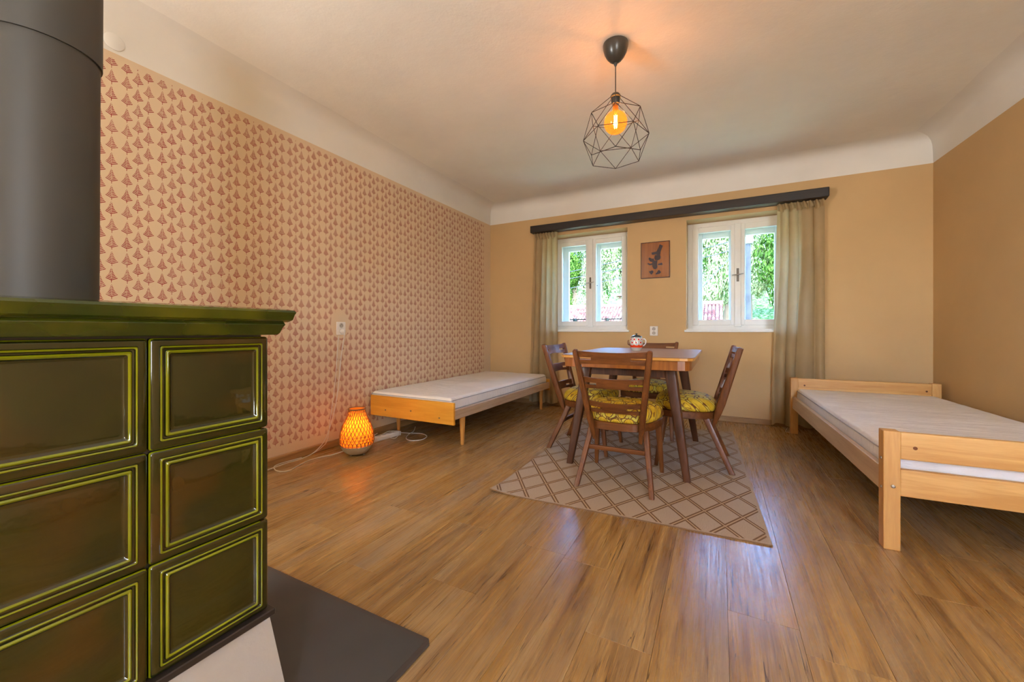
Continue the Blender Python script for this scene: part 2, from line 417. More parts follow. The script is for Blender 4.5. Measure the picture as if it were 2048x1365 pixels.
def m_glass(name, tint=(1, 1, 1), refl=0.06):
    t = NT(name)
    tr = t.n('ShaderNodeBsdfTransparent'); t.set(tr.inputs[0], tint)
    gl = t.n('ShaderNodeBsdfGlossy'); gl.inputs['Roughness'].default_value = 0.0; gl.inputs[0].default_value = (1, 1, 1, 1)
    lw = t.n('ShaderNodeLayerWeight'); lw.inputs[0].default_value = 0.12
    f = t.mul(lw.outputs['Fresnel'], 0.25)
    mx = t.n('ShaderNodeMixShader'); t.set(mx.inputs[0], f); t.t.links.new(tr.outputs[0], mx.inputs[1]); t.t.links.new(gl.outputs[0], mx.inputs[2])
    return t.done(mx.outputs[0])
M_GLASS = m_glass('window_glass', (0.97, 0.99, 0.98))
def m_amber():
    t = NT('amber_bulb_glass')
    tr = t.n('ShaderNodeBsdfTransparent'); t.set(tr.inputs[0], (1.0, 0.62, 0.22))
    tl = t.n('ShaderNodeBsdfTranslucent'); t.set(tl.inputs[0], (1.0, 0.36, 0.05))
    gl = t.n('ShaderNodeBsdfGlossy'); gl.inputs['Roughness'].default_value = 0.02
    m1 = t.n('ShaderNodeMixShader'); m1.inputs[0].default_value = 0.05; t.t.links.new(tr.outputs[0], m1.inputs[1]); t.t.links.new(tl.outputs[0], m1.inputs[2])
    m2 = t.n('ShaderNodeMixShader'); m2.inputs[0].default_value = 0.05; t.t.links.new(m1.outputs[0], m2.inputs[1]); t.t.links.new(gl.outputs[0], m2.inputs[2])
    return t.done(m2.outputs[0])
M_AMBER = m_amber()
def m_emit(name, c, s):
    t = NT(name); e = t.n('ShaderNodeEmission'); e.inputs[0].default_value = (*c, 1); e.inputs[1].default_value = s; return t.done(e.outputs[0])
M_FIL = m_emit('glowing_filament', (1.0, 0.62, 0.18), 60)
M_BULB = m_emit('lit_bulb', (1.0, 0.60, 0.2), 14)

def m_cloth(name, c, trans=0.25, var=0.06, weave=900):
    t = NT(name); v = t.coord()
    colr = t.ramp(t.noise(v, 5, 3), [(0.3, tuple(x * (1 - var) for x in c)), (0.7, tuple(min(1, x * (1 + var)) for x in c))])
    nm = t.bump(t.noise(v, weave, 2), 0.15, 0.001)
    d = t.pbsdf(colr, 0.9, 0, nm, 0.1)
    tl = t.n('ShaderNodeBsdfTranslucent'); t.set(tl.inputs[0], colr)
    mx = t.n('ShaderNodeMixShader'); mx.inputs[0].default_value = trans; t.t.links.new(d, mx.inputs[1]); t.t.links.new(tl.outputs[0], mx.inputs[2])
    return t.done(mx.outputs[0])
M_CURTAIN = m_cloth('khaki_curtain', (0.58, 0.455, 0.265), 0.5)
def m_mattress():
    t = NT('white_quilted_ticking'); v = t.coord()
    colr = t.ramp(t.noise(v, 4, 3), [(0.3, (0.80, 0.76, 0.71)), (0.7, (0.87, 0.83, 0.78))])
    fold = t.noise(t.vscale(v, (1.6, 7, 4)), 2.4, 5, 0.6, 1.2)
    w = t.math('SINE', t.add(t.mul(t.sep(v)[1], 130.0), t.mul(t.noise(v, 5, 2), 3.0)))
    h = t.add(fold, t.mul(w, 0.05))
    return t.done(t.pbsdf(colr, 0.85, 0, t.bump(h, 0.55, 0.02), 0.15))
M_MATT = m_mattress()
M_PIPING = m_cloth('grey_piping', (0.42, 0.40, 0.40), 0.0)

def m_seatcloth():
    t = NT('yellow_tulip_print'); v = t.coord(); r = t.n('ShaderNodeObjectInfo').outputs['Random']
    p = t.sep(v)
    # staggered tulip cells: rows along y, alternate rows shifted
    CW, CH = 0.074, 0.064
    yq = t.sub(p[1], t.mul(p[2], 1.0)); yq = t.add(yq, 3.0)
    row = t.math('FLOOR', t.math('DIVIDE', yq, CH)); vy = t.math('FRACT', t.math('DIVIDE', yq, CH))
    sh = t.math('FRACT', t.mul(row, 0.5))
    ux = t.sub(t.math('FRACT', t.add(t.math('DIVIDE', t.add(p[0], 3.0), CW), sh)), 0.5)
    au = t.math('ABSOLUTE', ux); cv = t.sub(vy, 0.5)
    e = t.math('SQRT', t.add(t.math('POWER', t.math('DIVIDE', au, 0.40), 2.0), t.math('POWER', t.math('DIVIDE', cv, 0.50), 2.0)))
    e = t.add(e, t.mul(t.sub(t.noise(v, 30, 2), 0.5), 0.25))
    ring = t.mul(t.gt(e, 0.88), t.lt(e, 1.02))
    petal = t.mul(t.gt(t.math('FRACT', t.mul(t.math('DIVIDE', au, t.math('MAXIMUM', t.sub(1.05, t.math('ABSOLUTE', t.mul(cv, 1.5))), 0.1)), 5.0)), 0.84), t.lt(e, 0.8))
    vo = t.n('ShaderNodeTexVoronoi', feature='DISTANCE_TO_EDGE'); t.set(vo.inputs['Vector'], t.comb(t.mul(p[0], 22.0), t.mul(yq, 26.0), 0.0)); vo.inputs['Scale'].default_value = 1.0
    leaf = t.mul(t.lt(vo.outputs['Distance'], 0.055), t.gt(e, 0.95))
    blob = t.gt(e, 1.42)
    brown = t.math('MAXIMUM', t.math('MAXIMUM', ring, t.mul(petal, 0.75)), t.math('MAXIMUM', leaf, t.mul(blob, 0.9)))
    ye = t.ramp(t.noise(v, 25, 2), [(0.4, (0.58, 0.37, 0.015)), (0.6, (0.70, 0.48, 0.035))])
    ye = t.mix(t.mul(t.gt(e, 0.95), 0.55), ye, (0.55, 0.50, 0.10))
    colr = t.mix(brown, ye, (0.15, 0.055, 0.012))
    return t.done(t.pbsdf(colr, 0.75, 0, t.bump(t.noise(v, 700, 2), 0.2, 0.001), 0.3))
M_SEAT = m_seatcloth()

def m_rug():
    t = NT('woven_diamond_sisal'); v = t.coord(); p = t.sep(v)
    a = t.math('DIVIDE', p[0], 0.166); b = t.math('DIVIDE', p[1], 0.26)
    def dbl(q):
        f = t.math('ABSOLUTE', t.sub(t.math('FRACT', t.add(q, 20.0)), 0.5))      # 0 at line centre
        d = t.math('ABSOLUTE', t.sub(f, 0.055))
        return t.lt(d, 0.028), t.lt(f, 0.027)
    l1, c1 = dbl(t.add(a, b)); l2, c2 = dbl(t.sub(a, b))
    ln = t.math('MAXIMUM', l1, l2); ce = t.math('MAXIMUM', c1, c2)
    wv = t.noise(t.vscale(v, (260, 420, 1)), 1.0, 2, 0.6)
    base = t.ramp(wv, [(0.35, (0.34, 0.255, 0.185)), (0.65, (0.50, 0.40, 0.30))])
    inr = t.mul(t.mul(t.gt(p[0], -0.655), t.lt(p[0], 0.655)), t.mul(t.gt(p[1], -0.998), t.lt(p[1], 0.998)))
    colr = t.mix(t.mul(ln, t.mul(inr, t.mapr(wv, 0.3, 0.6, 0.8, 1.0))), base, (0.15, 0.075, 0.03))
    colr = t.mix(t.mul(t.mul(ce, inr), 0.8), colr, (0.47, 0.33, 0.20))
    h = t.sub(wv, t.mul(ln, 0.5))
    return t.done(t.pbsdf(colr, 0.9, 0, t.bump(h, 0.5, 0.003), 0.2))
M_RUG = m_rug(); M_RUGEDGE = m_plain('rug_binding', (0.20, 0.11, 0.05), 0.9)

# ================================================================== ROOM
XL, YB, ZC, ZB = -2.64, 4.463, 2.49, 2.265       # left wall, window wall, ceiling, paint border
YR = -1.95                                        # rear wall
def xr(y): return 1.547 + (4.466 - y) * 0.0376    # right wall leans a little off square
TH = 0.45
COVE = [(0.0, ZB), (0.003, 2.36), (0.008, 2.41), (0.022, 2.445), (0.05, 2.473), (0.10, 2.487), (0.16, 2.49)]

# floor slab and planks
fl = MB().box(XL - .3, 2.1, YR - .2, YB + .3, -0.12, -0.0035).build('floor', M_SUB); tag(fl, kind='structure')
PW, PL = 0.190, 1.21
xs0 = XL + 0.004; i = 0; plank_cache = {}
x = xs0
while x < 1.86:
    x1 = min(x + PW, 1.86)
    y = YR - random.uniform(0.1, 1.1)
    while y < YB:
        y0, y1 = max(y, YR), min(y + PL, YB)
        if y1 - y0 > 0.02:
            w_, l_ = x1 - x - 0.0007, y1 - y0 - 0.0007
            key = (round(w_, 3), round(l_, 3))
            if key not in plank_cache:
                o = MB().box(-w_ / 2, w_ / 2, -l_ / 2, l_ / 2, -0.0035, 0.0, 0.0003).build('plank', M_FLOOR); plank_cache[key] = o.data
            else:
                o = bpy.data.objects.new('plank', plank_cache[key]); link(o)
            o.location = ((x + x1) / 2, (y0 + y1) / 2, 0); o.parent = fl
        y += PL
    x += PW
# ceiling
ce = MB()
def ceil_fn(u, v):
    X = XL + .1 + u * (1.80 - XL); Y = YR + v * (YB - .1 - YR)
    return (X, Y, ZC - 0.0 + 0.004 * mnoise.noise(Vector((X * .8, Y * .8, 0))))
ce.box(XL - .4, 2.2, YR - .4, YB + .45, ZC + 0.02, ZC + 0.25)
ce.grid(30, 40, ceil_fn)
ceo = ce.build('ceiling', M_CEIL, smooth=True, angle=30); tag(ceo, kind='structure')

def wall_strip(mb, p0, p1, inward, z0, z1, mi):
    """inner face of a straight wall between two plan points"""
    n = 24
    def fn(u, v):
        P = Vector(p0).lerp(Vector(p1), u); z = z0 + (z1 - z0) * v
        d = 0.0025 * mnoise.noise(Vector((P.x * 1.3 + 7, P.y * 1.3, z * 1.3)))
        edge = min(1, v * 12, (1 - v) * 12, u * 12, (1 - u) * 12)
        return (P.x + inward[0] * d * edge, P.y + inward[1] * d * edge, z)
    mb.grid(n, 12, fn, mi)
def cove_strip(mb, p0, p1, inward, mi):
    n = 24; K = len(COVE) - 1
    def fn(u, v):
        P = Vector(p0).lerp(Vector(p1), u); k = round(v * K); off, z = COVE[k]
        return (P.x + inward[0] * off, P.y + inward[1] * off, z)
    mb.grid(n, K, fn, mi)
# left wall
w = MB(); wall_strip(w, (XL, YR), (XL, YB), (1, 0), 0, ZB, 0); cove_strip(w, (XL, YR), (XL, YB), (1, 0), 1)
w.box(XL - TH, XL - 0.02, YR - .3, YB + TH, -.1, ZC + .1, mi=1)
tag(w.build('wall_left', [M_PAPER, M_WHITE_PAINT], smooth=True, angle=30, normals=False), kind='structure')
# right wall
w = MB(); wall_strip(w, (xr(YB), YB), (xr(YR), YR), (-1, 0), 0, ZB, 0); cove_strip(w, (xr(YB), YB), (xr(YR), YR), (-1, 0), 1)
w.prism([(xr(YB + .45) + .02, YB + .45), (xr(YB + .45) + TH, YB + .45), (xr(YR - .3) + TH, YR - .3), (xr(YR - .3) + .02, YR - .3)], -.1, ZC + .1, mi=1)
tag(w.build('wall_right', [M_TAN, M_WHITE_PAINT], smooth=True, angle=30, normals=False), kind='structure')
# window wall with two openings
WIN = [(-1.83, -0.895), (-0.30, 0.635)]; Z0, Z1 = 0.905, 2.032; XR = xr(YB)
w = MB()
def blk(x0, x1, z0, z1): w.box(x0, x1, YB, YB + 0.42, z0, z1, mi=0)
blk(XL - .02, WIN[0][0], 0, ZB); blk(WIN[0][1], WIN[1][0], 0, ZB); blk(WIN[1][1], XR + .02, 0, ZB)
for a, b in WIN: blk(a, b, 0, Z0); blk(a, b, Z1, ZB)
cove_strip(w, (XL, YB), (XR, YB), (0, -1), 1)
w.box(XL - .02, XR + .02, YB + .01, YB + .42, ZB, ZC + .1, mi=1)
tag(w.build('wall_back', [M_TAN, M_WHITE_PAINT], smooth=True, angle=30, normals=False), kind='structure')
# wall behind the photographer, with an added opening for the rear fill lamp
w = MB(); RW = [(1.08, 1.72)]
def blk2(x0, x1, z0, z1): w.box(x0, x1, YR - .3, YR, z0, z1, mi=0)
blk2(XL - .02, RW[0][0], 0, ZB); blk2(RW[0][1], xr(YR) + .02, 0, ZB)
for a, b in RW: blk2(a, b, 0, 0.75); blk2(a, b, 2.25, ZB)
cove_strip(w, (xr(YR), YR), (XL, YR), (0, 1), 1)
w.box(XL - .02, 2.2, YR - .3, YR - .01, ZB, ZC + .1, mi=1)
tag(w.build('wall_front', [M_TAN, M_WHITE_PAINT], smooth=True, angle=30, normals=False), kind='structure')
# baseboards
BT, BH = 0.016, 0.055
def baseboard(name, poly, m):
    b = MB().prism(poly, 0.0, BH, bev=0.004)
    tag(b.build(name, m), kind='structure')
baseboard('baseboard_left', [(XL, YR), (XL + BT, YR), (XL + BT, YB), (XL, YB)], M_BASEB)
baseboard('baseboard_back', [(XL + BT, YB - BT), (XR - BT, YB - BT), (XR - BT, YB), (XL + BT, YB)], M_BASEBX)
baseboard('baseboard_right', [(xr(YB) - BT, YB), (xr(YB), YB), (xr(YR), YR), (xr(YR) - BT, YR)], M_BASEB)

# ------------------------------------------------------------------ windows (double box windows)
def frame_ring(mb, x0, x1, z0, z1, wd, y0, y1, bev=0.003, wb=None):
    wb = wd if wb is None else wb
    mb.box(x0, x0 + wd, y0, y1, z0, z1, bev); mb.box(x1 - wd, x1, y0, y1, z0, z1, bev)
    mb.box(x0 + wd, x1 - wd, y0, y1, z0, z0 + wb, bev); mb.box(x0 + wd, x1 - wd, y0, y1, z1 - wd, z1, bev)
def make_window(idx, x0, x1):
    c = (x0 + x1) / 2; YI, YO = 4.665, 4.82
    root = empty('window_%d' % idx, (c, YI, Z0)); root['kind'] = 'structure'
    L = lambda X: X - c
    zt = Z1 - Z0
    def sash_set(yf, th, fw, sw, tagname, fb=None, sb=None):
        fb = fw if fb is None else fb; sb = sw if sb is None else sb
        f = MB(); frame_ring(f, L(x0), L(x1), 0.0, zt, fw, yf - YI, yf - YI + th + .01, wb=fb)
        f.box(-0.022, 0.022, yf - YI + 0.012, yf - YI + th + .01, fb, zt - fw)
        f.build(tagname, M_FRAME, root)
        for sgn in (-1, 1):
            a, b = (L(x0) + fw - .004, -0.004) if sgn < 0 else (0.004, L(x1) - fw + .004)
            s = MB(); frame_ring(s, a, b, fb - .004, zt - fw + .004, sw, yf - YI - .008, yf - YI + th - .008, 0.004, wb=sb)
            so_ = s.build('sash', M_FRAME, root)
            g = MB().box(a + sw - .004, b - sw + .004, yf - YI + .010, yf - YI + .013, fb + sb - .008, zt - fw - sw + .008)
            g.build('glass_pane', M_GLASS, so_)
            for hz in (0.2, 0.78):
                xx = a - .002 if sgn < 0 else b + .002
                MB().tube([(xx, yf - YI - .012, zt * hz - .03), (xx, yf - YI - .012, zt * hz + .03)], 0.006, 8).build('hinge', M_FRAME, so_)
    sash_set(YI, 0.04, 0.05, 0.058, 'inner_frame')
    sash_set(YO, 0.04, 0.068, 0.074, 'outer_frame', 0.026, 0.040)
    bl = MB()
    bl.box(L(x0), L(x0) + .025, .05, YO - YI, 0, zt); bl.box(L(x1) - .025, L(x1), .05, YO - YI, 0, zt)
    bl.box(L(x0), L(x1), .05, YO - YI, 0, .02); bl.box(L(x0), L(x1), .05, YO - YI, zt - .025, zt)
    bl.build('box_lining', M_FRAME, root)
    st = MB().box(-0.029, 0.029, -0.026, -0.008, 0.045, zt - 0.04, 0.005, 2)
    st.box(-0.034, 0.034, -0.03, -0.006, 0.030, 0.055, 0.006, 2)
    st.build('cover_strip', M_FRAME, root)
    h = MB().box(-0.011, 0.011, -0.031, -0.026, 0.49, 0.625, 0.002).build('handle_plate', M_PLATE, root)
    hh = MB().tube([(0, -0.03, 0.557), (0, -0.055, 0.557)], 0.006, 8).tube([(-0.05, -0.05, 0.556), (0, -0.056, 0.557), (0.05, -0.05, 0.566)], [0.004, 0.007, 0.004], 8)
    hh.build('lever_handle', M_METAL, h, smooth=True)
    h2 = MB().box(-0.002, 0.020, YO - YI - .018, YO - YI - .012, 0.47, 0.605, 0.002)
    h2.tube([(0.009, YO - YI - .015, 0.54), (0.009, YO - YI - .04, 0.54), (0.05, YO - YI - .045, 0.54)], 0.005, 8)
    h2.build('outer_handle', M_PLATE, root)
    MB().box(-0.012, 0.042, YO - YI - .013, YO - YI - .006, 0.045, zt - .045, 0.002).build('outer_cover_strip', M_FRAME, root)
    s = MB(); s.box(L(x0) - .018, L(x1) + .022, YB - YI - .022, YB - YI + .004, -0.024, -0.001, 0.004, 2)
    s.box(L(x0) + .0005, L(x1) - .0005, YB - YI, 0.0, -0.002, 0.010, 0.001)
    s.build('window_sill', M_FRAME, root)
    sp = MB().box(L(x0) + .0008, L(x1) - .0008, YO - YI + .05, YO - YI + .14, -0.01, 0.014)
    sp.build('outer_sill', M_FRAME, root)
    return root
make_window(1, *WIN[0]); w2 = make_window(2, *WIN[1])
MB().lathe([(0.006, 0), (0.006, .0015)], 12, M=Matrix.Translation((-.3375, -.0005, 1.078)) @ Matrix.Rotation(PI / 2, 4, 'X')).build('screw_hole', M_HOLE, w2)
for k, (a, b) in enumerate(RW):
    r_ = empty('window_%d' % (k + 3), ((a + b) / 2, YR - .10, 0.75)); r_['kind'] = 'structure'  # added rear window, out of view, housing the fill lamp
    f = MB(); frame_ring(f, -.32, .32, 0, 1.5, .02, -.09, .10)
    f.build('window_frame', M_FRAME, r_)

r_ = empty('window_4', (XL, -1.15, 0.9)); r_['kind'] = 'structure'  # added unseen frame on the solid left wall, behind the side fill lamp
f = MB(); f.box(.001, .03, -.74, -.67, -.09, 1.29, .003); f.box(.001, .03, .67, .74, -.09, 1.29, .003); f.box(.001, .03, -.67, .67, -.09, -.06, .003); f.box(.001, .03, -.67, .67, 1.26, 1.29, .003)
f.build('window_frame', M_FRAME, r_); MB().box(.004, .012, -.67, .67, -.06, 1.26).build('glass_pane', M_GLASS, r_)
# ------------------------------------------------------------------ black curtain beam and curtains
pel = MB().box(-2.013, 0.850, 4.335, 4.463, 2.068, 2.150, 0.006, 2)
tag(pel.build('curtain_pelmet', M_BLACKBEAM), 'long black wooden curtain beam across the wall above both windows', 'pelmet')

def curtain(label, tx0, tx1, bx0, bx1, zt, zb, folds, seed, Y=4.405, sag=None):
    rnd = random.Random(seed)
    ph = [rnd.uniform(-.35, .35) for _ in range(int(folds) + 2)]; am = [rnd.uniform(.6, 1.25) for _ in range(int(folds) + 2)]
    rt = empty('curtain', ((tx0 + tx1) / 2, Y, 0)); cx = (tx0 + tx1) / 2
    def fn(u, v):
        z = zb + (zt - zb) * v
        k = u * folds; ki = int(k); fr = k - ki
        A = (am[ki] * (1 - fr) + am[min(ki + 1, len(am) - 1)] * fr)
        P = ph[ki] * (1 - fr) + ph[min(ki + 1, len(ph) - 1)] * fr
        s = v ** 1.2
        xx = (bx0 + (bx1 - bx0) * u) * (1 - s) + (tx0 + (tx1 - tx0) * u) * s
        wob = 0.25 * mnoise.noise(Vector((u * 4, v * 2.2, seed)))
        amp = 0.022 * (0.75 + 0.25 * (1 - v))
        yy = A * amp * math.sin(2 * PI * (k + P * .6 + wob))
        xx += 0.010 * math.cos(2 * PI * (k + P + wob)) * A
        if v > .97: yy *= .75
        zz = z + (0.012 * math.sin(2 * PI * k * .7 + seed) if v < .02 else 0)
        return (xx - cx, yy - 0.0, zz)
    n = int(folds * 16)
    mb = MB(); mb.grid(n, 40, fn)
    pn = mb.build('curtain_panel', M_CURTAIN, rt, smooth=True, normals=False)
    # gathered heading with small loops
    hd = MB()
    def fh(u, v):
        x_ = tx0 + (tx1 - tx0) * u - cx
        k = u * folds * 1.9
        return (x_ + .004 * math.cos(2 * PI * k), -0.020 + 0.020 * math.sin(2 * PI * k + v * 2.0) - 0.010 * math.sin(v * PI), zt - 0.068 + 0.066 * v + 0.012 * (1 - v) * math.sin(2 * PI * k * .7 + 1))
    hd.grid(n * 2, 5, fh); hd.build('gathered_heading', M_CURTAIN, rt, smooth=True, normals=False)
    tag(rt, label, 'curtain')
    return rt
curtain('beige curtain hanging left of the left window, behind the foot of the bed', -1.985, -1.70, -2.055, -1.70, 2.062, 0.035, 4, 3)
curtain('beige curtain hanging right of the right window, behind the pine bed', 0.472, 0.822, 0.425, 0.825, 2.062, 0.03, 4, 11)

# ================================================================== STOVE
def build_stove():
    ex, ey = -0.94, 0.567       # tiled face (towards +x) and far corner
    rt = empty('tiled_stove', (ex, ey, 0))
    tag(rt, 'green glazed tiled stove with moulded cornice on a white plinth', 'stove')
    DX, DY = 0.62, 0.445       # body size behind the face
    ZT0, ZT1 = 0.245, 0.886
    NW, NH = 0.2225, (ZT1 - ZT0) / 3
    core = MB().box(-DX + .01, -.012, -2 * NW + .0 - .0, -.012, ZT0 + .002, ZT1 + .01); core.build('core', M_FOOT, rt)
    rings = [(0.0, -0.012, 0), (0.0006, 0.001, 1), (0.0022, 0.0046, 1), (0.0040, 0.0058, 0), (0.007, 0.0068, 0), (0.0145, 0.0066, 0),
             (0.0156, 0.0090, 1), (0.0170, 0.0102, 1), (0.0188, 0.0092, 1), (0.0202, 0.0060, 0), (0.0226, 0.0056, 0),
             (0.0240, 0.0084, 1), (0.0266, 0.0104, 1), (0.0296, 0.0086, 1), (0.0315, 0.0044, 0), (0.0350, 0.0028, 0), (0.0390, 0.0034, 0)]
    def tile_mesh(w, h):
        mb = MB()
        loops = []
        for ins, hh, mi in rings:
            R = 0.0045 if ins < 0.012 else 0.003
            hx, hy = w / 2 - ins, h / 2 - ins
            lp = []
            for (sx, sy, a0) in ((1, 1, 0), (-1, 1, PI / 2), (-1, -1, PI), (1, -1, 1.5 * PI)):
                for k in range(3):
                    a = a0 + PI / 4 * k
                    lp.append((sx * (hx - R) + R * math.cos(a), sy * (hy - R) + R * math.sin(a), hh))
            loops.append([mb.bm.verts.new(p) for p in lp])
        for i in range(len(loops) - 1):
            mi = 1 if (rings[i][2] and rings[i + 1][2]) else 0
            for k in range(12):
                f = mb.bm.faces.new((loops[i][k], loops[i][(k + 1) % 12], loops[i + 1][(k + 1) % 12], loops[i + 1][k])); f.material_index = mi
        mb.bm.faces.new(loops[-1]).material_index = 0
        me = bpy.data.meshes.new('tile'); bmesh.ops.recalc_face_normals(mb.bm, faces=mb.bm.faces[:]); mb.bm.to_mesh(me); mb.bm.free()
        me.materials.append(M_GLAZE); me.materials.append(M_GLAZE_RIDGE)
        me.polygons.foreach_set('use_smooth', [True] * len(me.polygons))
        me.set_sharp_from_angle(angle=math.radians(50))
        return me
    gap = 0.0014
    tm = tile_mesh(NW - gap, NH - gap)
    NX = 0.208
    tmx = tile_mesh(NX - gap, NH - gap)
    for r in range(3):
        z = ZT0 + NH * (r + .5)
        for c in range(2):            # side face seen in the photograph
            o = bpy.data.objects.new('tile', tm); link(o, rt); o.location = (-.0066, -NW * (c + .5), z)
            o.rotation_euler = Matrix(((0, 0, 1), (1, 0, 0), (0, 1, 0))).to_euler()
        for c in range(3):            # end face towards the windows
            o = bpy.data.objects.new('tile', tmx); link(o, rt); o.location = (-NX * (c + .5), -.0066, z)
            o.rotation_euler = Matrix(((-1, 0, 0), (0, 0, 1), (0, 1, 0))).to_euler()
    # cornice mouldings: swept profile around the top (out, z)
    def ringprof(prof, name, m):
        mb = MB(); ls = []
        for out, z in prof:
            x0, x1, y0, y1 = -DX - out, out, -2 * NW - out, out
            ls.append([(x0, y0, z), (x1, y0, z), (x1, y1, z), (x0, y1, z)])
        b = mb.loft(ls)
        bmesh.ops.bevel(mb.bm, geom=[e for e in mb.bm.edges if abs((e.verts[0].co - e.verts[1].co).z) > 1e-4], offset=0.004, segments=2, affect='EDGES')
        return mb.build(name, m, rt, smooth=True, angle=38)
    ringprof([(0.000, 0.8895), (0.014, 0.8895), (0.0175, 0.893), (0.022, 0.906), (0.026, 0.913), (0.024, 0.9185), (0.0, 0.9185)], 'lower_moulding', M_GLAZE_COR)
    ringprof([(0.010, 0.9175), (0.030, 0.9190), (0.037, 0.924), (0.040, 0.936), (0.0425, 0.942), (0.040, 0.947), (0.030, 0.950), (0.0, 0.950)], 'upper_moulding', M_GLAZE_COR)
    MB().box(-DX - .004, .010, -2 * NW - .004, .010, 0.229, 0.2445, 0.002).build('shelf', M_FOOT, rt)
    pl = MB()
    q = lambda o_, z: [(-DX, -2 * NW - .0, z), (o_, -2 * NW, z), (o_, o_ * .5, z), (-DX, o_ * .5, z)]
    pl.loft([q(.046, 0.009), q(.001, .228)]); pl.build('plinth', M_PLINTH, rt)
    return rt
build_stove()
# flue
fp = empty('flue_pipe', (-1.262, 0.28, 0.9505))
tag(fp, 'thick dark grey flue pipe rising from the green stove', 'flue pipe')
lean = Matrix.Shear('XY', 4, (0, 0)) if False else Matrix.Identity(4)
def flue(z0, z1, r0, r1, nm):
    lx = 0.006
    p = [(r0, z0 - .9505), (r1, z1 - .9505)]
    mb = MB(); mb.lathe([(r0, z0 - .9505), (r0, z0 - .9505 + .002), (r1, z1 - .9505)], 64, (0, 0, 0))
    for v in mb.bm.verts: v.co.x += lx * (v.co.z / 0.6)
    return mb.build(nm, M_PIPE, fp, smooth=True, angle=40)
flue(0.9505, 1.49, 0.0895, 0.0900, 'lower_pipe'); flue(1.478, 2.492, 0.0935, 0.094, 'upper_pipe')
cl_ = MB().lathe([(0.098, .0), (0.098, .006), (0.0905, .010)], 64); cl_.build('flue_collar', M_PIPE, fp, smooth=True, angle=40)
# hearth plate
def hearth():
    poly = [(-1.62, -0.05), (-0.73, -0.05), (-0.73, 0.895), (-0.748, 0.913), (-1.62, 0.913)]
    mb = MB().prism(poly, 0.0, 0.008, bev=0.0035)
    o = mb.build('hearth_plate', M_HEDGE, None)
    o['label'] = 'dark grey hearth plate on the floor around the stove'; o['category'] = 'hearth plate'
    inn = [(-1.61, -0.03), (-0.748, -0.03), (-0.748, 0.892), (-0.755, 0.896), (-1.61, 0.896)]
    MB().prism(inn, 0.0078, 0.0086).build('plate_face', M_HEARTH, o)
hearth()

# ================================================================== BEDS
def mattress(name, label, w, l, h, loc, rz, seed, group=None):
    rt = empty(name, loc, rz); rt.name = name
    mb = MB(); nx, ny = 26, 50
    def prof(u, v):
        x = (u - .5) * w; y = (v - .5) * l
        e = min(u, 1 - u) * w; e2 = min(v, 1 - v) * l
        r = 0.022
        dz = 0
        for q in (e, e2):
            if q < r: dz -= r - math.sqrt(max(0, r * r - (r - q) ** 2))
        n_ = 0.010 * mnoise.noise(Vector((x * 2.2, y * 5 + seed, seed))) + 0.006 * mnoise.noise(Vector((x * 9, y * 14, seed + 3)))
        return x, y, h + dz + n_ * min(1, e / .05, e2 / .05)
    us = [0, .006, .014, .026] + [0.05 + .9 * i / 22 for i in range(23)] + [.974, .986, .994, 1]
    vs = [0, .003, .007, .013] + [0.03 + .94 * i / 44 for i in range(45)] + [.987, .993, .997, 1]
    V = [[mb.bm.verts.new(prof(u, v)) for v in vs] for u in us]
    for i in range(len(us) - 1):
        for j in range(len(vs) - 1): mb.bm.faces.new((V[i][j], V[i + 1][j], V[i + 1][j + 1], V[i][j + 1]))
    # sides
    bd = [V[i][0] for i in range(len(us))] + [V[-1][j] for j in range(1, len(vs))] + [V[i][-1] for i in range(len(us) - 2, -1, -1)] + [V[0][j] for j in range(len(vs) - 2, 0, -1)]
    prev = bd
    for k, zf in enumerate((.55, .25, .04, 0.0)):
        cur = []
        for v in bd:
            s_ = 1.004 if k < 2 else (1.0 if k == 2 else .992)
            cur.append(mb.bm.verts.new((v.co.x * s_, v.co.y * s_, zf * (h - .02))))
        n = len(bd)
        for i in range(n): mb.bm.faces.new((prev[i], cur[i], cur[(i + 1) % n], prev[(i + 1) % n]))
        prev = cur
    mb.bm.faces.new(prev)
    mb.build('cover', M_MATT, rt, smooth=True, angle=60)
    pp = MB()
    for zz in (h - .022, .012):
        pts = []
        for (sx, sy) in ((-1, -1), (1, -1), (1, 1), (-1, 1), (-1, -1)):
            pts.append((sx * (w / 2 + .001), sy * (l / 2 + .001), zz))
        for a, b in zip(pts, pts[1:]): pp.tube([a, b], 0.003, 6)
    pp.build('piping', M_PIPING, rt)
    tag(rt, label, 'mattress', group)
    return rt

# left bed
lb = empty('single_bed', (-2.19, 2.42, 0)); tag(lb, 'low single bed with ochre end board and turned legs along the wallpapered wall', 'bed')
X0, X1 = -2.602 + 2.19, -1.748 + 2.19
eb = MB().box(X0, X1, 0, .022, 0.190, 0.357, 0.004, 2).build('end_board', M_OCHRE, lb)
for kx, kz in ((-.24, .245), (.03, .262), (.31, .235)):
    MB().lathe([(0.006, 0), (0.006, .003)], 10, M=Matrix.Translation((kx, -.001, kz)) @ Matrix.Rotation(PI / 2, 4, 'X')).build('screw', M_HOLE, eb)
MB().box(X0 + .01, X1 - .01, 1.895, 1.917, 0.20, 0.33, 0.004).build('far_end_board', M_OCHRE, lb)
for sx, zt_ in ((X0 + .008, .286), (X1 - .032, .297)):
    MB().box(sx, sx + .024, .022, 1.895, 0.225, zt_, 0.003).build('side_rail', M_RAILPALE, lb)
sl_ = MB()
for i in range(13): sl_.box(X0 + .032, X1 - .032, .06 + i * .142, .13 + i * .142, .272, .287)
sl_.build('slat_base', M_RAILPALE, lb)
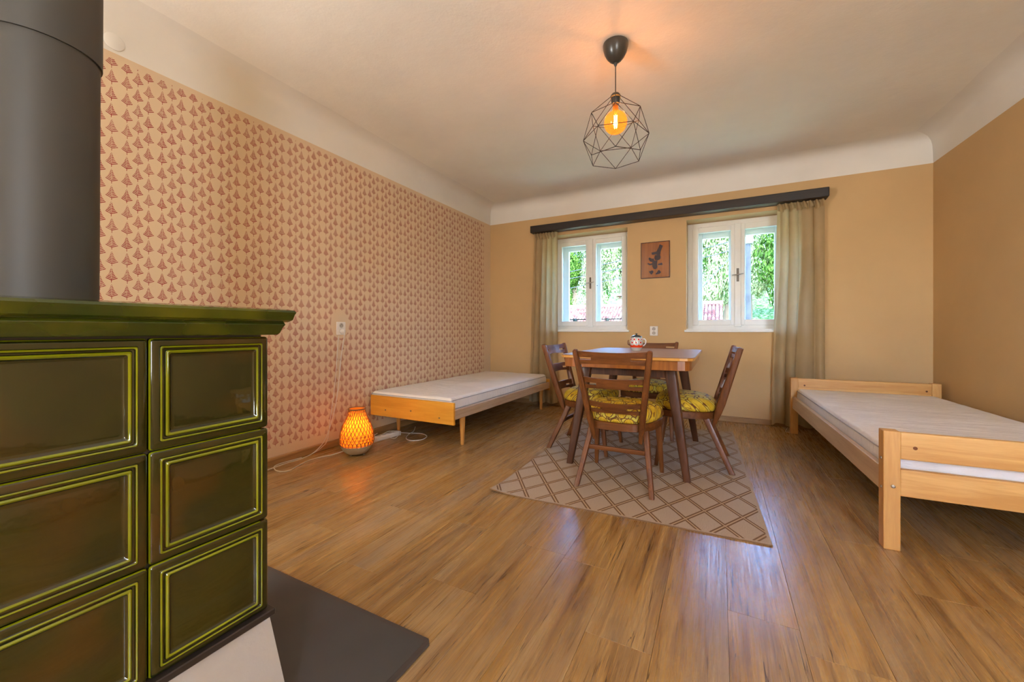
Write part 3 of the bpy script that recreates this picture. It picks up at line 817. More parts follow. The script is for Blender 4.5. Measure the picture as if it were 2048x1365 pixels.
for lx, ly in ((-1.792, 2.597), (-1.80, 4.17), (-2.545, 2.69), (-2.545, 4.17)):
    b = MB().lathe([(0.0125, 0), (0.014, .004), (0.0235, .215), (0.024, .285)], 16, (lx + 2.19, ly - 2.42, 0)); b.build('leg', M_LEGLIGHT, lb, smooth=True, angle=40)
mattress('mattress', 'white mattress lying on the low bed with ochre end board', 0.82, 1.855, 0.098, (-2.205, 3.377, 0.2875), 0, 2.0)

# right bed
A = math.radians(1.35)
rb = empty('pine_bed', (0.600, 2.160, 0), A); tag(rb, 'pine bed with slatted head and foot ends beside the right wall', 'bed')
BW, BL = 0.957, 2.085; PS = 0.054
def post(x, y):
    return MB().box(x, x + PS, y, y + PS, 0, 0.487, 0.003, 2).build('post', M_PINEZ, rb)
p1 = post(0, 0); post(BW - PS, 0); post(0, BL - PS); post(BW - PS, BL - PS)
for yy in (0.004, BL - PS + .004):
    for z0, z1, nm in ((.375, .484, 'top_rail'), (.224, .333, 'lower_rail')):
        r_ = MB().box(PS, BW - PS, yy, yy + .026, z0, z1, 0.003, 2).build(nm, M_PINE, rb)
        for kx in (PS + .045, BW - PS - .03):
            if z0 > .3: MB().lathe([(0.007, 0), (0.007, .002)], 12, M=Matrix.Translation((kx, yy + .0005, .425)) @ Matrix.Rotation(PI / 2, 4, 'X')).build('wood_plug', M_CHAIR, r_)
for xx in (0.012, BW - .012 - .026):
    MB().box(xx, xx + .026, PS, BL - PS, .221, .323, 0.003, 2).build('side_rail', M_PINEY, rb)
s_ = MB()
for i in range(14): s_.box(.038, BW - .038, .09 + i * .14, .16 + i * .14, .262, .280)
s_.build('slat_base', M_PINEY, rb)
MB().lathe([(0.0072, 0), (0.0072, .003), (.004, .0045)], 12, M=Matrix.Translation((.030, 0, .262)) @ Matrix.Rotation(PI / 2, 4, 'X')).build('bolt', M_METAL, p1)
for zz in (.25, .37):
    MB().lathe([(0.006, 0), (0.006, .003)], 12, M=Matrix.Translation((0, .022, zz)) @ Matrix.Rotation(-PI / 2, 4, 'Y')).build('bolt', M_METAL, p1)
ca, sa = math.cos(A), math.sin(A)
mc = (0.600 + ca * BW / 2 - sa * BL / 2, 2.160 + sa * BW / 2 + ca * BL / 2, .281)
mattress('mattress', 'white mattress lying in the pine bed frame', 0.868, 1.955, 0.115, mc, A, 9.0)

# ================================================================== RUG
rug_o = empty('rug_tmp'); bpy.data.objects.remove(rug_o)
mb = MB(); RA = math.radians(2.6); RWD, RLN = 1.335, 2.02
def rugfn(top):
    def fn(u, v):
        x, y = (u - .5) * RWD, (v - .5) * RLN
        z = 0.0065 if top else 0.0
        # curled near-left corner and slightly wavy edges
        d = math.hypot(u * RWD, v * RLN)
        if d < .22: z += 0.016 * (1 - d / .22) ** 2
        x += 0.022 * math.sin(v * PI * 1.1 + .2) * (1 - u) ** 2
        return (x, y, z + 0.0)
    return fn
mb.grid(24, 34, rugfn(True), 0)
# underside and rim
f1, f0 = rugfn(True), rugfn(False)
n = 34
def rim(pa):
    for k in range(len(pa) - 1):
        a, b = pa[k], pa[k + 1]
        mb._poly([f1(*a), f1(*b), f0(*b), f0(*a)], 1)
rim([(i / 24, 0) for i in range(25)]); rim([(1, i / 34) for i in range(35)]); rim([(1 - i / 24, 1) for i in range(25)]); rim([(0, 1 - i / 34) for i in range(35)])
rug = mb.build('rug', [M_RUG, M_RUGEDGE], smooth=True, angle=40, normals=False)
rug.location = (-0.515, 2.945, 0.0); rug.rotation_euler = (0, 0, RA)
tag(rug, 'flat woven beige rug with brown double-line diamond pattern under the table', 'rug')
ZR = 0.0068   # rug top

# ================================================================== TABLE
def build_table():
    cx, cy_ = -0.53, 3.045; rt = empty('dining_table', (cx, cy_, ZR))
    tag(rt, 'brown wooden dining table with chamfered corners and splayed legs', 'table')
    hx, hy = 0.405, 0.585; T = 0.742 - ZR
    def oct_(hx, hy, c, k=4):
        out = []
        for sx, sy in ((1, 1), (-1, 1), (-1, -1), (1, -1)):
            a = [(sx * (hx - c), sy * hy), (sx * (hx - c * .45), sy * (hy - c * .12)), (sx * (hx - c * .12), sy * (hy - c * .45)), (sx * hx, sy * (hy - c))]
            if sx * sy < 0: a = a
            else: a = list(reversed(a))
            out += a
        return out
    P = oct_(hx, hy, .075)
    MB().prism(P, T - .004, T, bev=.001).build('tabletop', M_TTOP, rt)
    MB().prism(oct_(hx, hy, .075), T - .020, T - .004, bev=.002).build('edging', M_TEDGE, rt)
    MB().prism(oct_(hx - .018, hy - .018, .07), T - .078, T - .0205, bev=.002).build('apron', M_APRON, rt)
    u = MB(); ix, iy = .255, .42
    for sy in (-1, 1): u.box(-ix, ix, sy * iy - .012, sy * iy + .012, T - .135, T - .078)
    for sx in (-1, 1): u.box(sx * ix - .012, sx * ix + .012, -iy, iy, T - .135, T - .078)
    u.build('underframe', M_TLEG, rt)
    for sx in (-1, 1):
        for sy in (-1, 1):
            top = Vector((sx * .262, sy * .415, T - .078)); ft = Vector((sx * .362, sy * .487, 0.0))
            secs = []
            for k in range(6):
                t = k / 5; c = top.lerp(ft, t); h = .036 * (1 - t) + .0205 * t
                secs.append(rrect_loop(c, (1, 0, 0), (0, 1, 0), h, h * .85, .45))
            MB().loft(secs).build('leg', M_TLEG, rt, smooth=True, angle=35)
    return rt
build_table()

# ================================================================== CHAIRS
def build_chair():
    """origin between the rear feet, front is +y"""
    rt = empty('dining_chair')
    # posts
    for sx in (-1, 1):
        secs = []
        P0 = Vector((sx * .203, -.040, .792 - ZR)); P1 = Vector((sx * .130, .112, .262 - ZR))
        d = (P1 - P0).normalized(); ay = Vector((0, 1, 0)); ay = (ay - d * ay.dot(d)).normalized(); ax = ay.cross(d).normalized()
        prof = [(0, .006, .008), (.008, .0125, .015), (.04, .0145, .017), (.45, .016, .022), (.68, .016, .024), (.80, .0155, .020), (1.0, .010, .006)]
        for t, a, b in prof: secs.append(rrect_loop(P0.lerp(P1, t), ax, ay, a, b, .55))
        MB().loft(secs).build('back_post', M_CHAIR, rt, smooth=True, angle=40)
    def post_at(z):
        t = (.792 - z) / (.792 - .262); return .203 + (.130 - .203) * t, -.040 + (.112 + .040) * t
    # three curved back rails with slots
    for z0, z1 in ((.712, .782), (.572, .634), (.432, .494)):
        zm = (z0 + z1) / 2; hw, yc = post_at(zm); hw -= .008
        sl_end = hw - .006; sl_in = hw - .082
        us = sorted(set([-hw, -sl_end] + [-sl_end + (sl_end - sl_in) * k / 4 for k in range(1, 5)] + [-sl_in + 2 * sl_in * k / 10 for k in range(1, 10)] + [sl_in + (sl_end - sl_in) * k / 4 for k in range(0, 4)] + [sl_end, hw]))
        us = [round(q, 5) for q in us]
        hh = z1 - z0; sz = z0 + hh * .44; sh = .0065
        vs = [z0, sz - sh, sz + sh, z1]
        def mask(i, j, us=us, sl_in=sl_in, sl_end=sl_end):
            m = abs((us[i] + us[i + 1]) / 2)
            if sl_in < m < sl_end:
                if j == 1: return False
            return True
        def fn(u, v, w, hw=hw):
            b = 1 - (u / hw) ** 2
            hx_, yy = post_at(v)
            zz = v - ZR
            if v == z1 or v == z0: zz += (0.006 * (1 - b) - .003) * (1 if v == z1 else -1)
            return Vector((u, yy - .004 - .034 * b + w, zz))
        MB().plate(us, vs, mask, .014, fn).build('back_rail', M_CHAIRX, rt, smooth=True, angle=30)
    # seat outline (plan)
    def seat_loop(z, grow=0.0, n=40):
        out = []
        for k in range(n):
            a = 2 * PI * k / n; c_, s_ = math.cos(a), math.sin(a)
            e = 0.62
            x = math.copysign(abs(c_) ** e, c_); y = math.copysign(abs(s_) ** e, s_)
            yy = .272 + (0.190 + grow) * y
            wd = .178 + .050 * min(1, max(0, (yy - .08) / .25))
            out.append(((wd + grow) * x, yy, z - ZR))
        return out
    def tilt(lp, f=0.0): return [(x, y, z + (y - .27) * .03) for x, y, z in lp]
    MB().loft([tilt(seat_loop(.330, -.004)), tilt(seat_loop(.333)), tilt(seat_loop(.373)), tilt(seat_loop(.376, -.004))]).build('seat_frame', M_CHAIRX, rt, smooth=True, angle=40)
    cs = [(.376, -.012), (.380, -.004), (.392, .002), (.410, .003), (.430, -.004), (.447, -.020), (.459, -.045), (.468, -.080), (.474, -.120), (.4765, -.155)]
    MB().loft([tilt(seat_loop(z, g)) for z, g in cs]).build('seat_cushion', M_SEAT, rt, smooth=True, angle=50)
    # legs
    for sx in (-1, 1):
        secs = []
        a, b = Vector((sx * .155, .150, .332 - ZR)), Vector((sx * .206, .006, 0.0))
        for k in range(5):
            t = k / 4; h = .0185 * (1 - t) + .0150 * t; secs.append(rrect_loop(a.lerp(b, t), (1, 0, 0), (0, 1, 0), h * .85, h * 1.15, .4))
        MB().loft(secs).build('rear_leg', M_CHAIR, rt, smooth=True, angle=40)
        secs = []
        a, b = Vector((sx * .190, .405, .332 - ZR)), Vector((sx * .208, .450, 0.0))
        for k in range(5):
            t = k / 4; h = .020 * (1 - t) + .012 * t; secs.append(rrect_loop(a.lerp(b, t), (1, 0, 0), (0, 1, 0), h, h, .5))
        MB().loft(secs).build('front_leg', M_CHAIR, rt, smooth=True, angle=40)
    z = .215 - ZR; t = 1 - .215 / .332; yy = .150 + (.006 - .150) * t; xx = .155 + .051 * t
    MB().loft([rrect_loop((sx_, yy, z), (0, 1, 0), (0, 0, 1), .010, .013, .4) for sx_ in (-xx, xx)]).build('stretcher', M_CHAIRX, rt, smooth=True, angle=40)
    return rt
ch = build_chair()
CH = [(-0.522, 2.203, 0.01, 'brown slat-back chair nearest the camera, its back turned to us'),
      (0.066, 3.020, PI / 2 + .055, 'brown slat-back chair on the right of the table, seen side-on towards the pine bed'),
      (-1.150, 3.025, -PI / 2 - .035, 'brown slat-back chair on the left of the table, beside the low bed'),
      (-0.545, 3.890, PI, 'brown slat-back chair on the far side of the table below the picture')]
for k, (x, y, a, lab) in enumerate(CH):
    o = ch if k == 0 else copy_tree(ch)
    o.location = (x, y, ZR); o.rotation_euler = (0, 0, a)
    tag(o, lab, 'chair', 'dining chairs around the table')

# ================================================================== POT ON TABLE
def build_pot():
    rt = empty('lidded_pot', (-0.566, 3.165, 0.7422), 0.35)
    tag(rt, 'white lidded enamel pot with red dots and red band standing on the table', 'pot')
    t = NT('dotted_enamel'); v = t.coord(); p = t.sep(v)
    ang = t.math('ARCTAN2', p[1], p[0]); a = t.math('DIVIDE', ang, 2 * PI / 9); b = t.math('DIVIDE', t.sub(p[2], .052), .024)
    row = t.math('FLOOR', b); fx = t.sub(t.math('FRACT', t.add(t.add(a, 20.0), t.mul(row, .5))), .5); fy = t.sub(t.math('FRACT', b), .5)
    r = t.math('SQRT', t.add(t.math('POWER', t.mul(fx, 1.38), 2.0), t.math('POWER', fy, 2.0)))
    dots = t.mul(t.lt(r, .30), t.mul(t.gt(p[2], .052), t.lt(p[2], .099)))
    hal = t.mul(t.lt(r, .46), t.mul(t.gt(p[2], .052), t.lt(p[2], .099)))
    edge = t.add(.050, t.mul(t.math('ABSOLUTE', t.math('SINE', t.mul(ang, 4.5))), -.008))
    band = t.mul(t.gt(p[2], .026), t.lt(p[2], edge))
    c = t.mix(hal, (.50, .50, .46), (.74, .74, .70)); c = t.mix(dots, c, (.55, .02, .015)); c = t.mix(band, c, (.70, .05, .008))
    m = t.done(t.pbsdf(c, .12, 0, None, .5, .4))
    body = [(.030, 0), (.033, .002), (.033, .008), (.037, .014), (.045, .026), (.049, .045), (.049, .070), (.046, .090), (.041, .100), (.041, .104), (.038, .104), (.038, .06), (.0, .06)]
    MB().lathe(body, 40, caps=False).build('body', m, rt, smooth=True, angle=45)
    dk = m_plain('dark_blue_enamel', (.02, .035, .05), .1, coat=.5)
    lid = MB().lathe([(.0425, .1045), (.043, .1065), (.038, .112), (.024, .119), (.010, .1225), (.0, .1235)], 40, caps=False).build('lid', dk, rt, smooth=True, angle=60)
    MB().lathe([(.004, .122), (.0045, .126), (.010, .129), (.009, .133), (.0, .134)], 20, caps=False).build('knob', dk, lid, smooth=True, angle=60)
    h = MB().tube([(.044, 0, .090), (.060, 0, .092), (.070, 0, .078), (.068, 0, .055), (.056, 0, .040), (.047, 0, .040)], .0045, 8, flat=1.6); h.build('handle', M_PIPING if False else M_FRAME, rt, smooth=True)
    sp = MB().tube([(-.042, 0, .045), (-.058, 0, .052), (-.062, 0, .070), (-.060, 0, .082)], [.010, .009, .007, .006], 10)
    sp.build('spout', m_plain('brown_spout', (.16, .06, .02), .25), rt, smooth=True)
build_pot()

# ================================================================== PENDANT LAMP
def build_pendant():
    lx, ly = -0.511, 2.228; rt = empty('pendant_lamp', (lx, ly, ZC)); Z = lambda z: z - ZC
    tag(rt, 'black wire cage pendant lamp with lit amber globe bulb hanging from the ceiling', 'lamp')
    tip = Vector((0.0, 0.0))
    prof = [(.068, 0.0), (.069, -.004), (.067, -.022), (.061, -.045), (.050, -.068), (.034, -.088), (.018, -.100), (.010, -.104)]
    MB().lathe(prof, 40).build('ceiling_canopy', M_BLACK, rt, smooth=True, angle=50)
    MB().lathe([(.010, -.098), (.0095, -.112), (.005, -.122)], 20).build('cord_grip', M_BLACK, rt, smooth=True, angle=50)
    MB().tube([(0, 0, -.11), (0, 0, Z(2.212))], .0028, 8).build('cord', M_BLACK, rt)
    sk = MB().lathe([(.006, Z(2.222)), (.020, Z(2.214)), (.0265, Z(2.205)), (.0265, Z(2.196)), (.024, Z(2.194)), (.0245, Z(2.178)), (.021, Z(2.160))], 28).build('socket', M_BLACK, rt, smooth=True, angle=40)
    MB().lathe([(.0275, Z(2.197)), (.0275, Z(2.190))], 28).build('retaining_ring', M_BRASS, sk, smooth=True, angle=40)
    cage = MB()
    # view azimuth to the lamp so that one upper corner faces the room entrance
    a0 = math.atan2(-ly, -lx)
    U = [Vector((.147 * math.cos(a0 + k * PI / 3), .147 * math.sin(a0 + k * PI / 3), Z(2.089))) for k in range(6)]
    Mm = [Vector((.177 * math.cos(a0 + (k + .5) * PI / 3), .177 * math.sin(a0 + (k + .5) * PI / 3), Z(1.974))) for k in range(6)]
    Lw = [Vector((.147 * math.cos(a0 + k * PI / 3), .147 * math.sin(a0 + k * PI / 3), Z(1.857))) for k in range(6)]
    T = [Vector((.026 * math.cos(a0 + k * PI / 3), .026 * math.sin(a0 + k * PI / 3), Z(2.190))) for k in range(6)]
    def wr(a, b): cage.tube([a, b], .0017, 6)
    for k in range(6):
        wr(U[k], U[(k + 1) % 6]); wr(Mm[k], Mm[(k + 1) % 6]); wr(Lw[k], Lw[(k + 1) % 6])
        wr(U[k], Mm[k]); wr(U[k], Mm[(k - 1) % 6]); wr(Lw[k], Mm[k]); wr(Lw[k], Mm[(k - 1) % 6]); 
        T2 = Vector((T[k].x * 1.0, T[k].y * 1.0, Z(2.197)))
        cage.tube([Vector((T[k].x * .85, T[k].y * .85, Z(2.193))), T2, U[k]], .0017, 6)
        wr(T[k], T[(k + 1) % 6])
    cage.build('wire_cage', M_WIRE, rt)
    bz = 2.055; R = .0625
    prof = []
    for k in range(25):
        a = PI * k / 24 * .90
        prof.append((R * math.sin(a) if k else 0.0005, Z(bz) - R * math.cos(a)))
    prof += [(.016, Z(2.126)), (.0145, Z(2.145)), (.0145, Z(2.162))]
    bulb = MB().lathe(prof, 40, caps=False).build('globe_bulb', M_AMBER, rt, smooth=True)
    fil = MB()
    for k in range(5):
        a = 2 * PI * k / 5; r_ = .0075
        fil.tube([(r_ * math.cos(a), r_ * math.sin(a), Z(2.025)), (r_ * 1.1 * math.cos(a), r_ * 1.1 * math.sin(a), Z(2.095))], .0013, 6)
    fil.build('filament', M_FIL, bulb)
    MB().tube([(0, 0, Z(2.10)), (0, 0, Z(2.155))], .004, 8).build('bulb_stem', M_BRASS, bulb)
    pl = bpy.data.lights.new('pendant_glow', 'POINT'); pl.energy = 8; pl.color = (1.0, .47, .24); pl.shadow_soft_size = .012
    po = bpy.data.objects.new('pendant_glow', pl); link(po); po.location = (lx, ly, 2.06)
build_pendant()

# ================================================================== BAMBOO FLOOR LAMP
def build_floor_lamp():
    cx, cy_ = -2.335, 2.045; rt = empty('bamboo_lantern', (cx, cy_, 0.0))
    tag(rt, 'lit woven bamboo lantern lamp standing on the floor by the wall', 'lamp')
    beige = m_plain('beige_lantern_base', (.40, .33, .23), .4)
    MB().lathe([(.045, .012), (.062, .010), (.080, .022), (.098, .042), (.108, .060), (.111, .072), (.106, .074), (.095, .070)], 40).build('base', beige, rt, smooth=True, angle=50)
    for k in range(3):
        a = 2 * PI * k / 3 + .5
        MB().lathe([(.007, 0), (.0065, .013)], 12, (.05 * math.cos(a), .05 * math.sin(a), 0)).build('foot', M_METAL, rt)
    prof = [(.072, .112), (.100, .117), (.130, .117), (.165, .113), (.200, .102), (.240, .084), (.275, .070), (.305, .061), (.330, .058)]
    def rad(z):
        for (z0, r0), (z1, r1) in zip(prof, prof[1:]):
            if z <= z1: return r0 + (r1 - r0) * (z - z0) / (z1 - z0)
        return prof[-1][1]
    t = NT('inner_bamboo_layer'); d = t.n('ShaderNodeBsdfDiffuse'); d.inputs[0].default_value = (.60, .25, .04, 1)
    tl = t.n('ShaderNodeBsdfTranslucent'); tl.inputs[0].default_value = (.55, .17, .012, 1)
    mx = t.n('ShaderNodeMixShader'); mx.inputs[0].default_value = .75; t.t.links.new(d.outputs[0], mx.inputs[1]); t.t.links.new(tl.outputs[0], mx.inputs[2])
    inner = t.done(mx.outputs[0])
    bam = m_plain('bamboo_strip', (.26, .11, .025), .6)
    MB().lathe([(r_ - .006, z) for z, r_ in prof], 40, caps=False).build('inner_shade', inner, rt, smooth=True)
    for sgn, nm in ((1, 'weave'), (-1, 'weave')):
        mb = MB()
        for k in range(26):
            pts = []
            for j in range(13):
                z = .074 + (.328 - .074) * j / 12; a = 2 * PI * k / 26 + sgn * (1.1 * max(0, (z - .09)) / .24); r_ = rad(z) + sgn * .0006
                pts.append((r_ * math.cos(a), r_ * math.sin(a), z))
            mb.tube(pts, .0022, 4, cap=False)
        o = mb.build(nm, bam, rt)
    mb = MB()
    for z in (.082, .100, .120, .143):
        mb.tube([((rad(z) + .002) * math.cos(2 * PI * k / 36), (rad(z) + .002) * math.sin(2 * PI * k / 36), z) for k in range(37)], .0024, 4, cap=False)
    mb.build('hoop', bam, rt)
    mb = MB()
    mb.tube([((.0595) * math.cos(2 * PI * k / 36), (.0595) * math.sin(2 * PI * k / 36), .330) for k in range(37)], .0055, 8, cap=False)
    mb.build('rim', bam, rt, smooth=True)
    MB().lathe([(.001, .102), (.020, .108), (.030, .125), (.032, .142), (.026, .160), (.012, .174), (.0005, .178)], 24, caps=False).build('light_bulb', M_BULB, rt, smooth=True)
    MB().lathe([(.016, .074), (.016, .104)], 16).build('bulb_holder', M_WHITEP, rt)
    pl = bpy.data.lights.new('lantern_glow', 'POINT'); pl.energy = 3.4; pl.color = (1.0, .48, .17); pl.shadow_soft_size = .02
    po = bpy.data.objects.new('lantern_glow', pl); link(po); po.location = (cx, cy_, .215)
build_floor_lamp()

# ================================================================== SOCKETS, CABLES, POWER STRIP
def double_socket(loc, rz, label, tilt=False):
    rt = empty('wall_socket', loc, rz)   # front is local -y
    MB().box(-.041, .041, -.010, 0, -.051, .051, .004, 2).build('cover_plate', M_WHITEP, rt)
    for z in (.022, -.022):
        MB().lathe([(.0185, 0), (.0185, .0015), (.0165, .0008)], 24, M=Matrix.Translation((0, -.0098, z)) @ Matrix.Rotation(PI / 2, 4, 'X')).build('socket_well', M_HOLE if False else m_plain('socket_recess', (.45, .40, .34), .5), rt)
        hm = MB()
        for q in (-.0095, .0095): hm.lathe([(.0028, 0), (.0028, .001)], 10, M=Matrix.Translation((q, -.0115, z - .002)) @ Matrix.Rotation(PI / 2, 4, 'X'))
        hm.lathe([(.0026, 0), (.0026, .004)], 10, M=Matrix.Translation((0, -.0115, z + .009)) @ Matrix.Rotation(PI / 2, 4, 'X'))
        hm.build('pin_holes', M_HOLE, rt)
    tag(rt, label, 'socket'); return rt
double_socket((-0.617, YB, .893), 0, 'white double socket on the wall under the picture')
double_socket((XL, 2.152, .915), PI / 2, 'white double socket on the wallpapered wall with a plug in it')
pg = MB().lathe([(.0165, 0), (.0165, .016), (.013, .032), (.006, .038)], 20, M=Matrix.Translation((XL + .011, 2.152, .893)) @ Matrix.Rotation(PI / 2, 4, 'Y'))
po_ = pg.build('plug', M_WHITEP, smooth=True, angle=50); tag(po_, 'round white plug pushed into the lower hole of the wallpaper wall socket', 'plug')
def cable(name, label, pts, r=.0032, cat='cable'):
    # Catmull-Rom smoothing
    P = [Vector(p) for p in pts]; out = []
    for i in range(len(P) - 1):
        p0, p1, p2, p3 = P[max(i - 1, 0)], P[i], P[i + 1], P[min(i + 2, len(P) - 1)]
        for k in range(8):
            t = k / 8
            out.append(.5 * ((2 * p1) + (-p0 + p2) * t + (2 * p0 - 5 * p1 + 4 * p2 - p3) * t * t + (-p0 + 3 * p1 - 3 * p2 + p3) * t ** 3))
    out.append(P[-1])
    o = MB().tube(out, r, 7).build(name, M_CORD, smooth=True)
    tag(o, label, cat); return o
FZ = .0036
cable('socket_cable', 'white cable hanging from the wall socket plug down to the floor and along the wall',
      [(XL + .045, 2.152, .886), (XL + .05, 2.147, .86), (XL + .030, 2.135, .70), (XL + .024, 2.110, .45), (XL + .026, 2.075, .28), (XL + .032, 2.00, .10), (-2.585, 1.90, .03), (-2.585, 1.80, FZ), (-2.585, 1.68, FZ), (-2.57, 1.55, FZ), (-2.53, 1.40, FZ)])
cable('socket_cable', 'second thin white cable running straight down the wall left of the hanging one',
      [(XL + .010, 2.130, .862), (XL + .006, 2.122, .78), (XL + .006, 2.098, .50), (XL + .006, 2.055, .22), (XL + .020, 2.02, .075), (XL + .020, 1.97, .03), (XL + .022, 1.9, FZ)], .0022)
cable('lantern_cable', 'white cable looping over the floor from the bamboo lantern to the left',
      [(-2.425, 2.005, .02), (-2.47, 1.95, FZ), (-2.50, 1.86, FZ), (-2.50, 1.76, FZ), (-2.46, 1.66, FZ), (-2.435, 1.60, FZ), (-2.455, 1.565, FZ), (-2.53, 1.565, FZ), (-2.60, 1.62, FZ + .004), (-2.604, 1.8, FZ)])
ps = empty('power_strip', (-2.462, 2.44, 0), math.radians(-6)); tag(ps, 'white power strip lying on the floor under the low bed', 'power strip')
MB().box(-.026, .026, -.155, .155, 0, .036, .006, 2).build('housing', M_WHITEP, ps)
for k in range(5):
    MB().lathe([(.019, .0355), (.019, .037), (.017, .0365)], 20, (0, -.115 + k * .055, 0)).build('outlet', m_plain('outlet_recess', (.5, .46, .40), .5), ps)
MB().lathe([(.017, .036), (.017, .055), (.012, .064)], 20, (0, -.115, 0)).build('plug', M_WHITEP, ps, smooth=True, angle=40)
cable('strip_cable', 'white cable looping out on the floor beyond the power strip under the bed',
      [(-2.44, 2.60, .018), (-2.40, 2.66, FZ), (-2.30, 2.70, FZ), (-2.20, 2.66, FZ), (-2.16, 2.56, FZ), (-2.21, 2.49, FZ), (-2.30, 2.52, FZ), (-2.36, 2.62, FZ + .006), (-2.40, 2.72, FZ), (-2.5, 2.86, FZ)])
cable('strip_cable', 'short white cable bunched between the bamboo lantern and the power strip',
      [(-2.462, 2.325, .064), (-2.44, 2.27, .07), (-2.40, 2.22, .05), (-2.42, 2.17, .01), (-2.48, 2.20, FZ), (-2.52, 2.32, .02), (-2.50, 2.40, .05)])
cable('strip_cable', 'coiled white cable lying across the top of the power strip',
      [(-2.50, 2.24, FZ), (-2.45, 2.30, .045), (-2.40, 2.40, .03), (-2.385, 2.48, FZ), (-2.42, 2.56, .03), (-2.48, 2.50, .045), (-2.52, 2.40, FZ), (-2.50, 2.28, FZ)], .0028)
cable('floor_cable', 'short loose white cable end on the floor under the right curtain',
      [(.545, 4.30, .03), (.528, 4.27, .012), (.520, 4.24, FZ), (.535, 4.225, FZ), (.560, 4.235, FZ)], .002)
# small oval cover high on the left wall
ov = MB().lathe([(.040, 0), (.040, .004), (.034, .007)], 28, M=Matrix.Translation((XL + .003, .832, 2.318)) @ Matrix.Rotation(PI / 2, 4, 'Y')).build('junction_cover', M_WHITE_PAINT, smooth=True, angle=50)
tag(ov, 'flat round painted cover on the white band high beside the flue pipe', 'cover')

# ================================================================== PICTURE
def build_picture():
    cx, cz = -0.6035, 1.648; rt = empty('picture', (cx, YB, cz)); tag(rt, 'small brown picture with dark abstract shapes hanging between the windows', 'picture')
    W2, H2 = .1465, .193
    fr = m_wood('dark_red_frame', (.05, .012, .006), (.09, .025, .010), 'z', 1, .35)
    f = MB(); t_ = .007
    f.box(-W2, -W2 + t_, -.016, 0, -H2, H2, .001); f.box(W2 - t_, W2, -.016, 0, -H2, H2, .001)
    f.box(-W2 + t_, W2 - t_, -.016, 0, -H2, -H2 + t_, .001); f.box(-W2 + t_, W2 - t_, -.016, 0, H2 - t_, H2, .001)
    f.build('picture_frame', fr, rt)
    bd = m_wood('copper_brown_board', (.22, .062, .008), (.32, .105, .014), 'z', .5, .22, coat=.3)
    MB().box(-W2 + t_, W2 - t_, -.011, 0, -H2 + t_, H2 - t_).build('board', bd, rt)
    ink = m_plain('dark_inlay', (.030, .013, .010), .5)
    def sh(pts, nm='inlay_shape'):
        mb = MB(); mb.prism(pts, .0, .0012, M=Matrix.Translation((0, -.011, 0)) @ Matrix.Rotation(PI / 2, 4, 'X')); mb.build(nm, ink, rt)
    P = lambda l: [((x - 565) / 790 * .293, (685 - y) / 965 * .386) for x, y in l]
    sh(P([(690, 280), (775, 325), (745, 400), (715, 480), (700, 560), (620, 560), (590, 540), (480, 545), (465, 485), (600, 468), (650, 380)]))
    sh(P([(560, 562), (700, 562), (715, 640), (690, 685), (630, 700), (560, 690), (540, 640)]))
    sh(P([(520, 640), (545, 700), (630, 705), (615, 790), (630, 880), (600, 925), (560, 932), (520, 915), (490, 860), (485, 810), (420, 820), (355, 785), (365, 750), (430, 775), (480, 770), (490, 735), (430, 720), (385, 650), (400, 605), (440, 625), (480, 650)]))
    sh(P([(635, 800), (755, 770), (765, 835), (650, 830)]))
    sh(P([(390, 960), (425, 985), (460, 965), (490, 955), (525, 1000), (465, 1075), (420, 1030)]))
    sh(P([(580, 1050), (610, 1025), (660, 955), (695, 980), (725, 1025), (690, 1060), (590, 1078)]))
build_picture()

# ================================================================== OUTDOORS
def m_leaf(name, a, b):
    t = NT(name); r = t.geom().outputs['Random Per Island']; c = t.ramp(r, [(0, a), (1, b)])
    d = t.n('ShaderNodeBsdfDiffuse'); t.set(d.inputs[0], c); tl = t.n('ShaderNodeBsdfTranslucent'); t.set(tl.inputs[0], c)
    mx = t.n('ShaderNodeMixShader'); mx.inputs[0].default_value = .3; t.t.links.new(d.outputs[0], mx.inputs[1]); t.t.links.new(tl.outputs[0], mx.inputs[2])
    return t.done(mx.outputs[0])
M_LEAF = m_leaf('fresh_green_leaves', (.010, .045, .005), (.17, .27, .045))
M_LEAFP = m_leaf('pale_yellow_green_leaves', (.04, .10, .012), (.66, .64, .34))
M_LEAFD = m_leaf('dark_green_leaves', (.004, .016, .004), (.022, .055, .012))
M_BARK = m_plain('bark', (.20, .13, .08), .9)
# ground outside, rising into a hillside
mb = MB()
def hill(x, y):
    if y < 15: return -2.6
    return -2.6 + min((y - 15) * .34, 8.0) + .5 * mnoise.noise(Vector((x * .12, y * .12, 0)))
mb.grid(40, 50, lambda u, v: (-45 + 80 * u, 5.2 + 60 * v, hill(-45 + 80 * u, 5.2 + 60 * v)))
yd = MB().box(-30, 30, 4.95, 11.0, -2.75, -2.55).build('yard', m_plain('dry_yellow_green_grass', (.52, .54, .26), .95, var=.15, vs=6)); yd['kind'] = 'structure'  # ground strip added and tinted to bounce light up through the windows
t = NT('sunlit_meadow'); c = t.ramp(t.noise(t.coord(), 5, 9, .75), [(.38, (.02, .05, .01)), (.50, (.09, .16, .03)), (.60, (.36, .38, .20))])
gr = mb.build('hillside', t.done(t.pbsdf(c, .9, 0, None, .1)), smooth=True); gr['kind'] = 'structure'

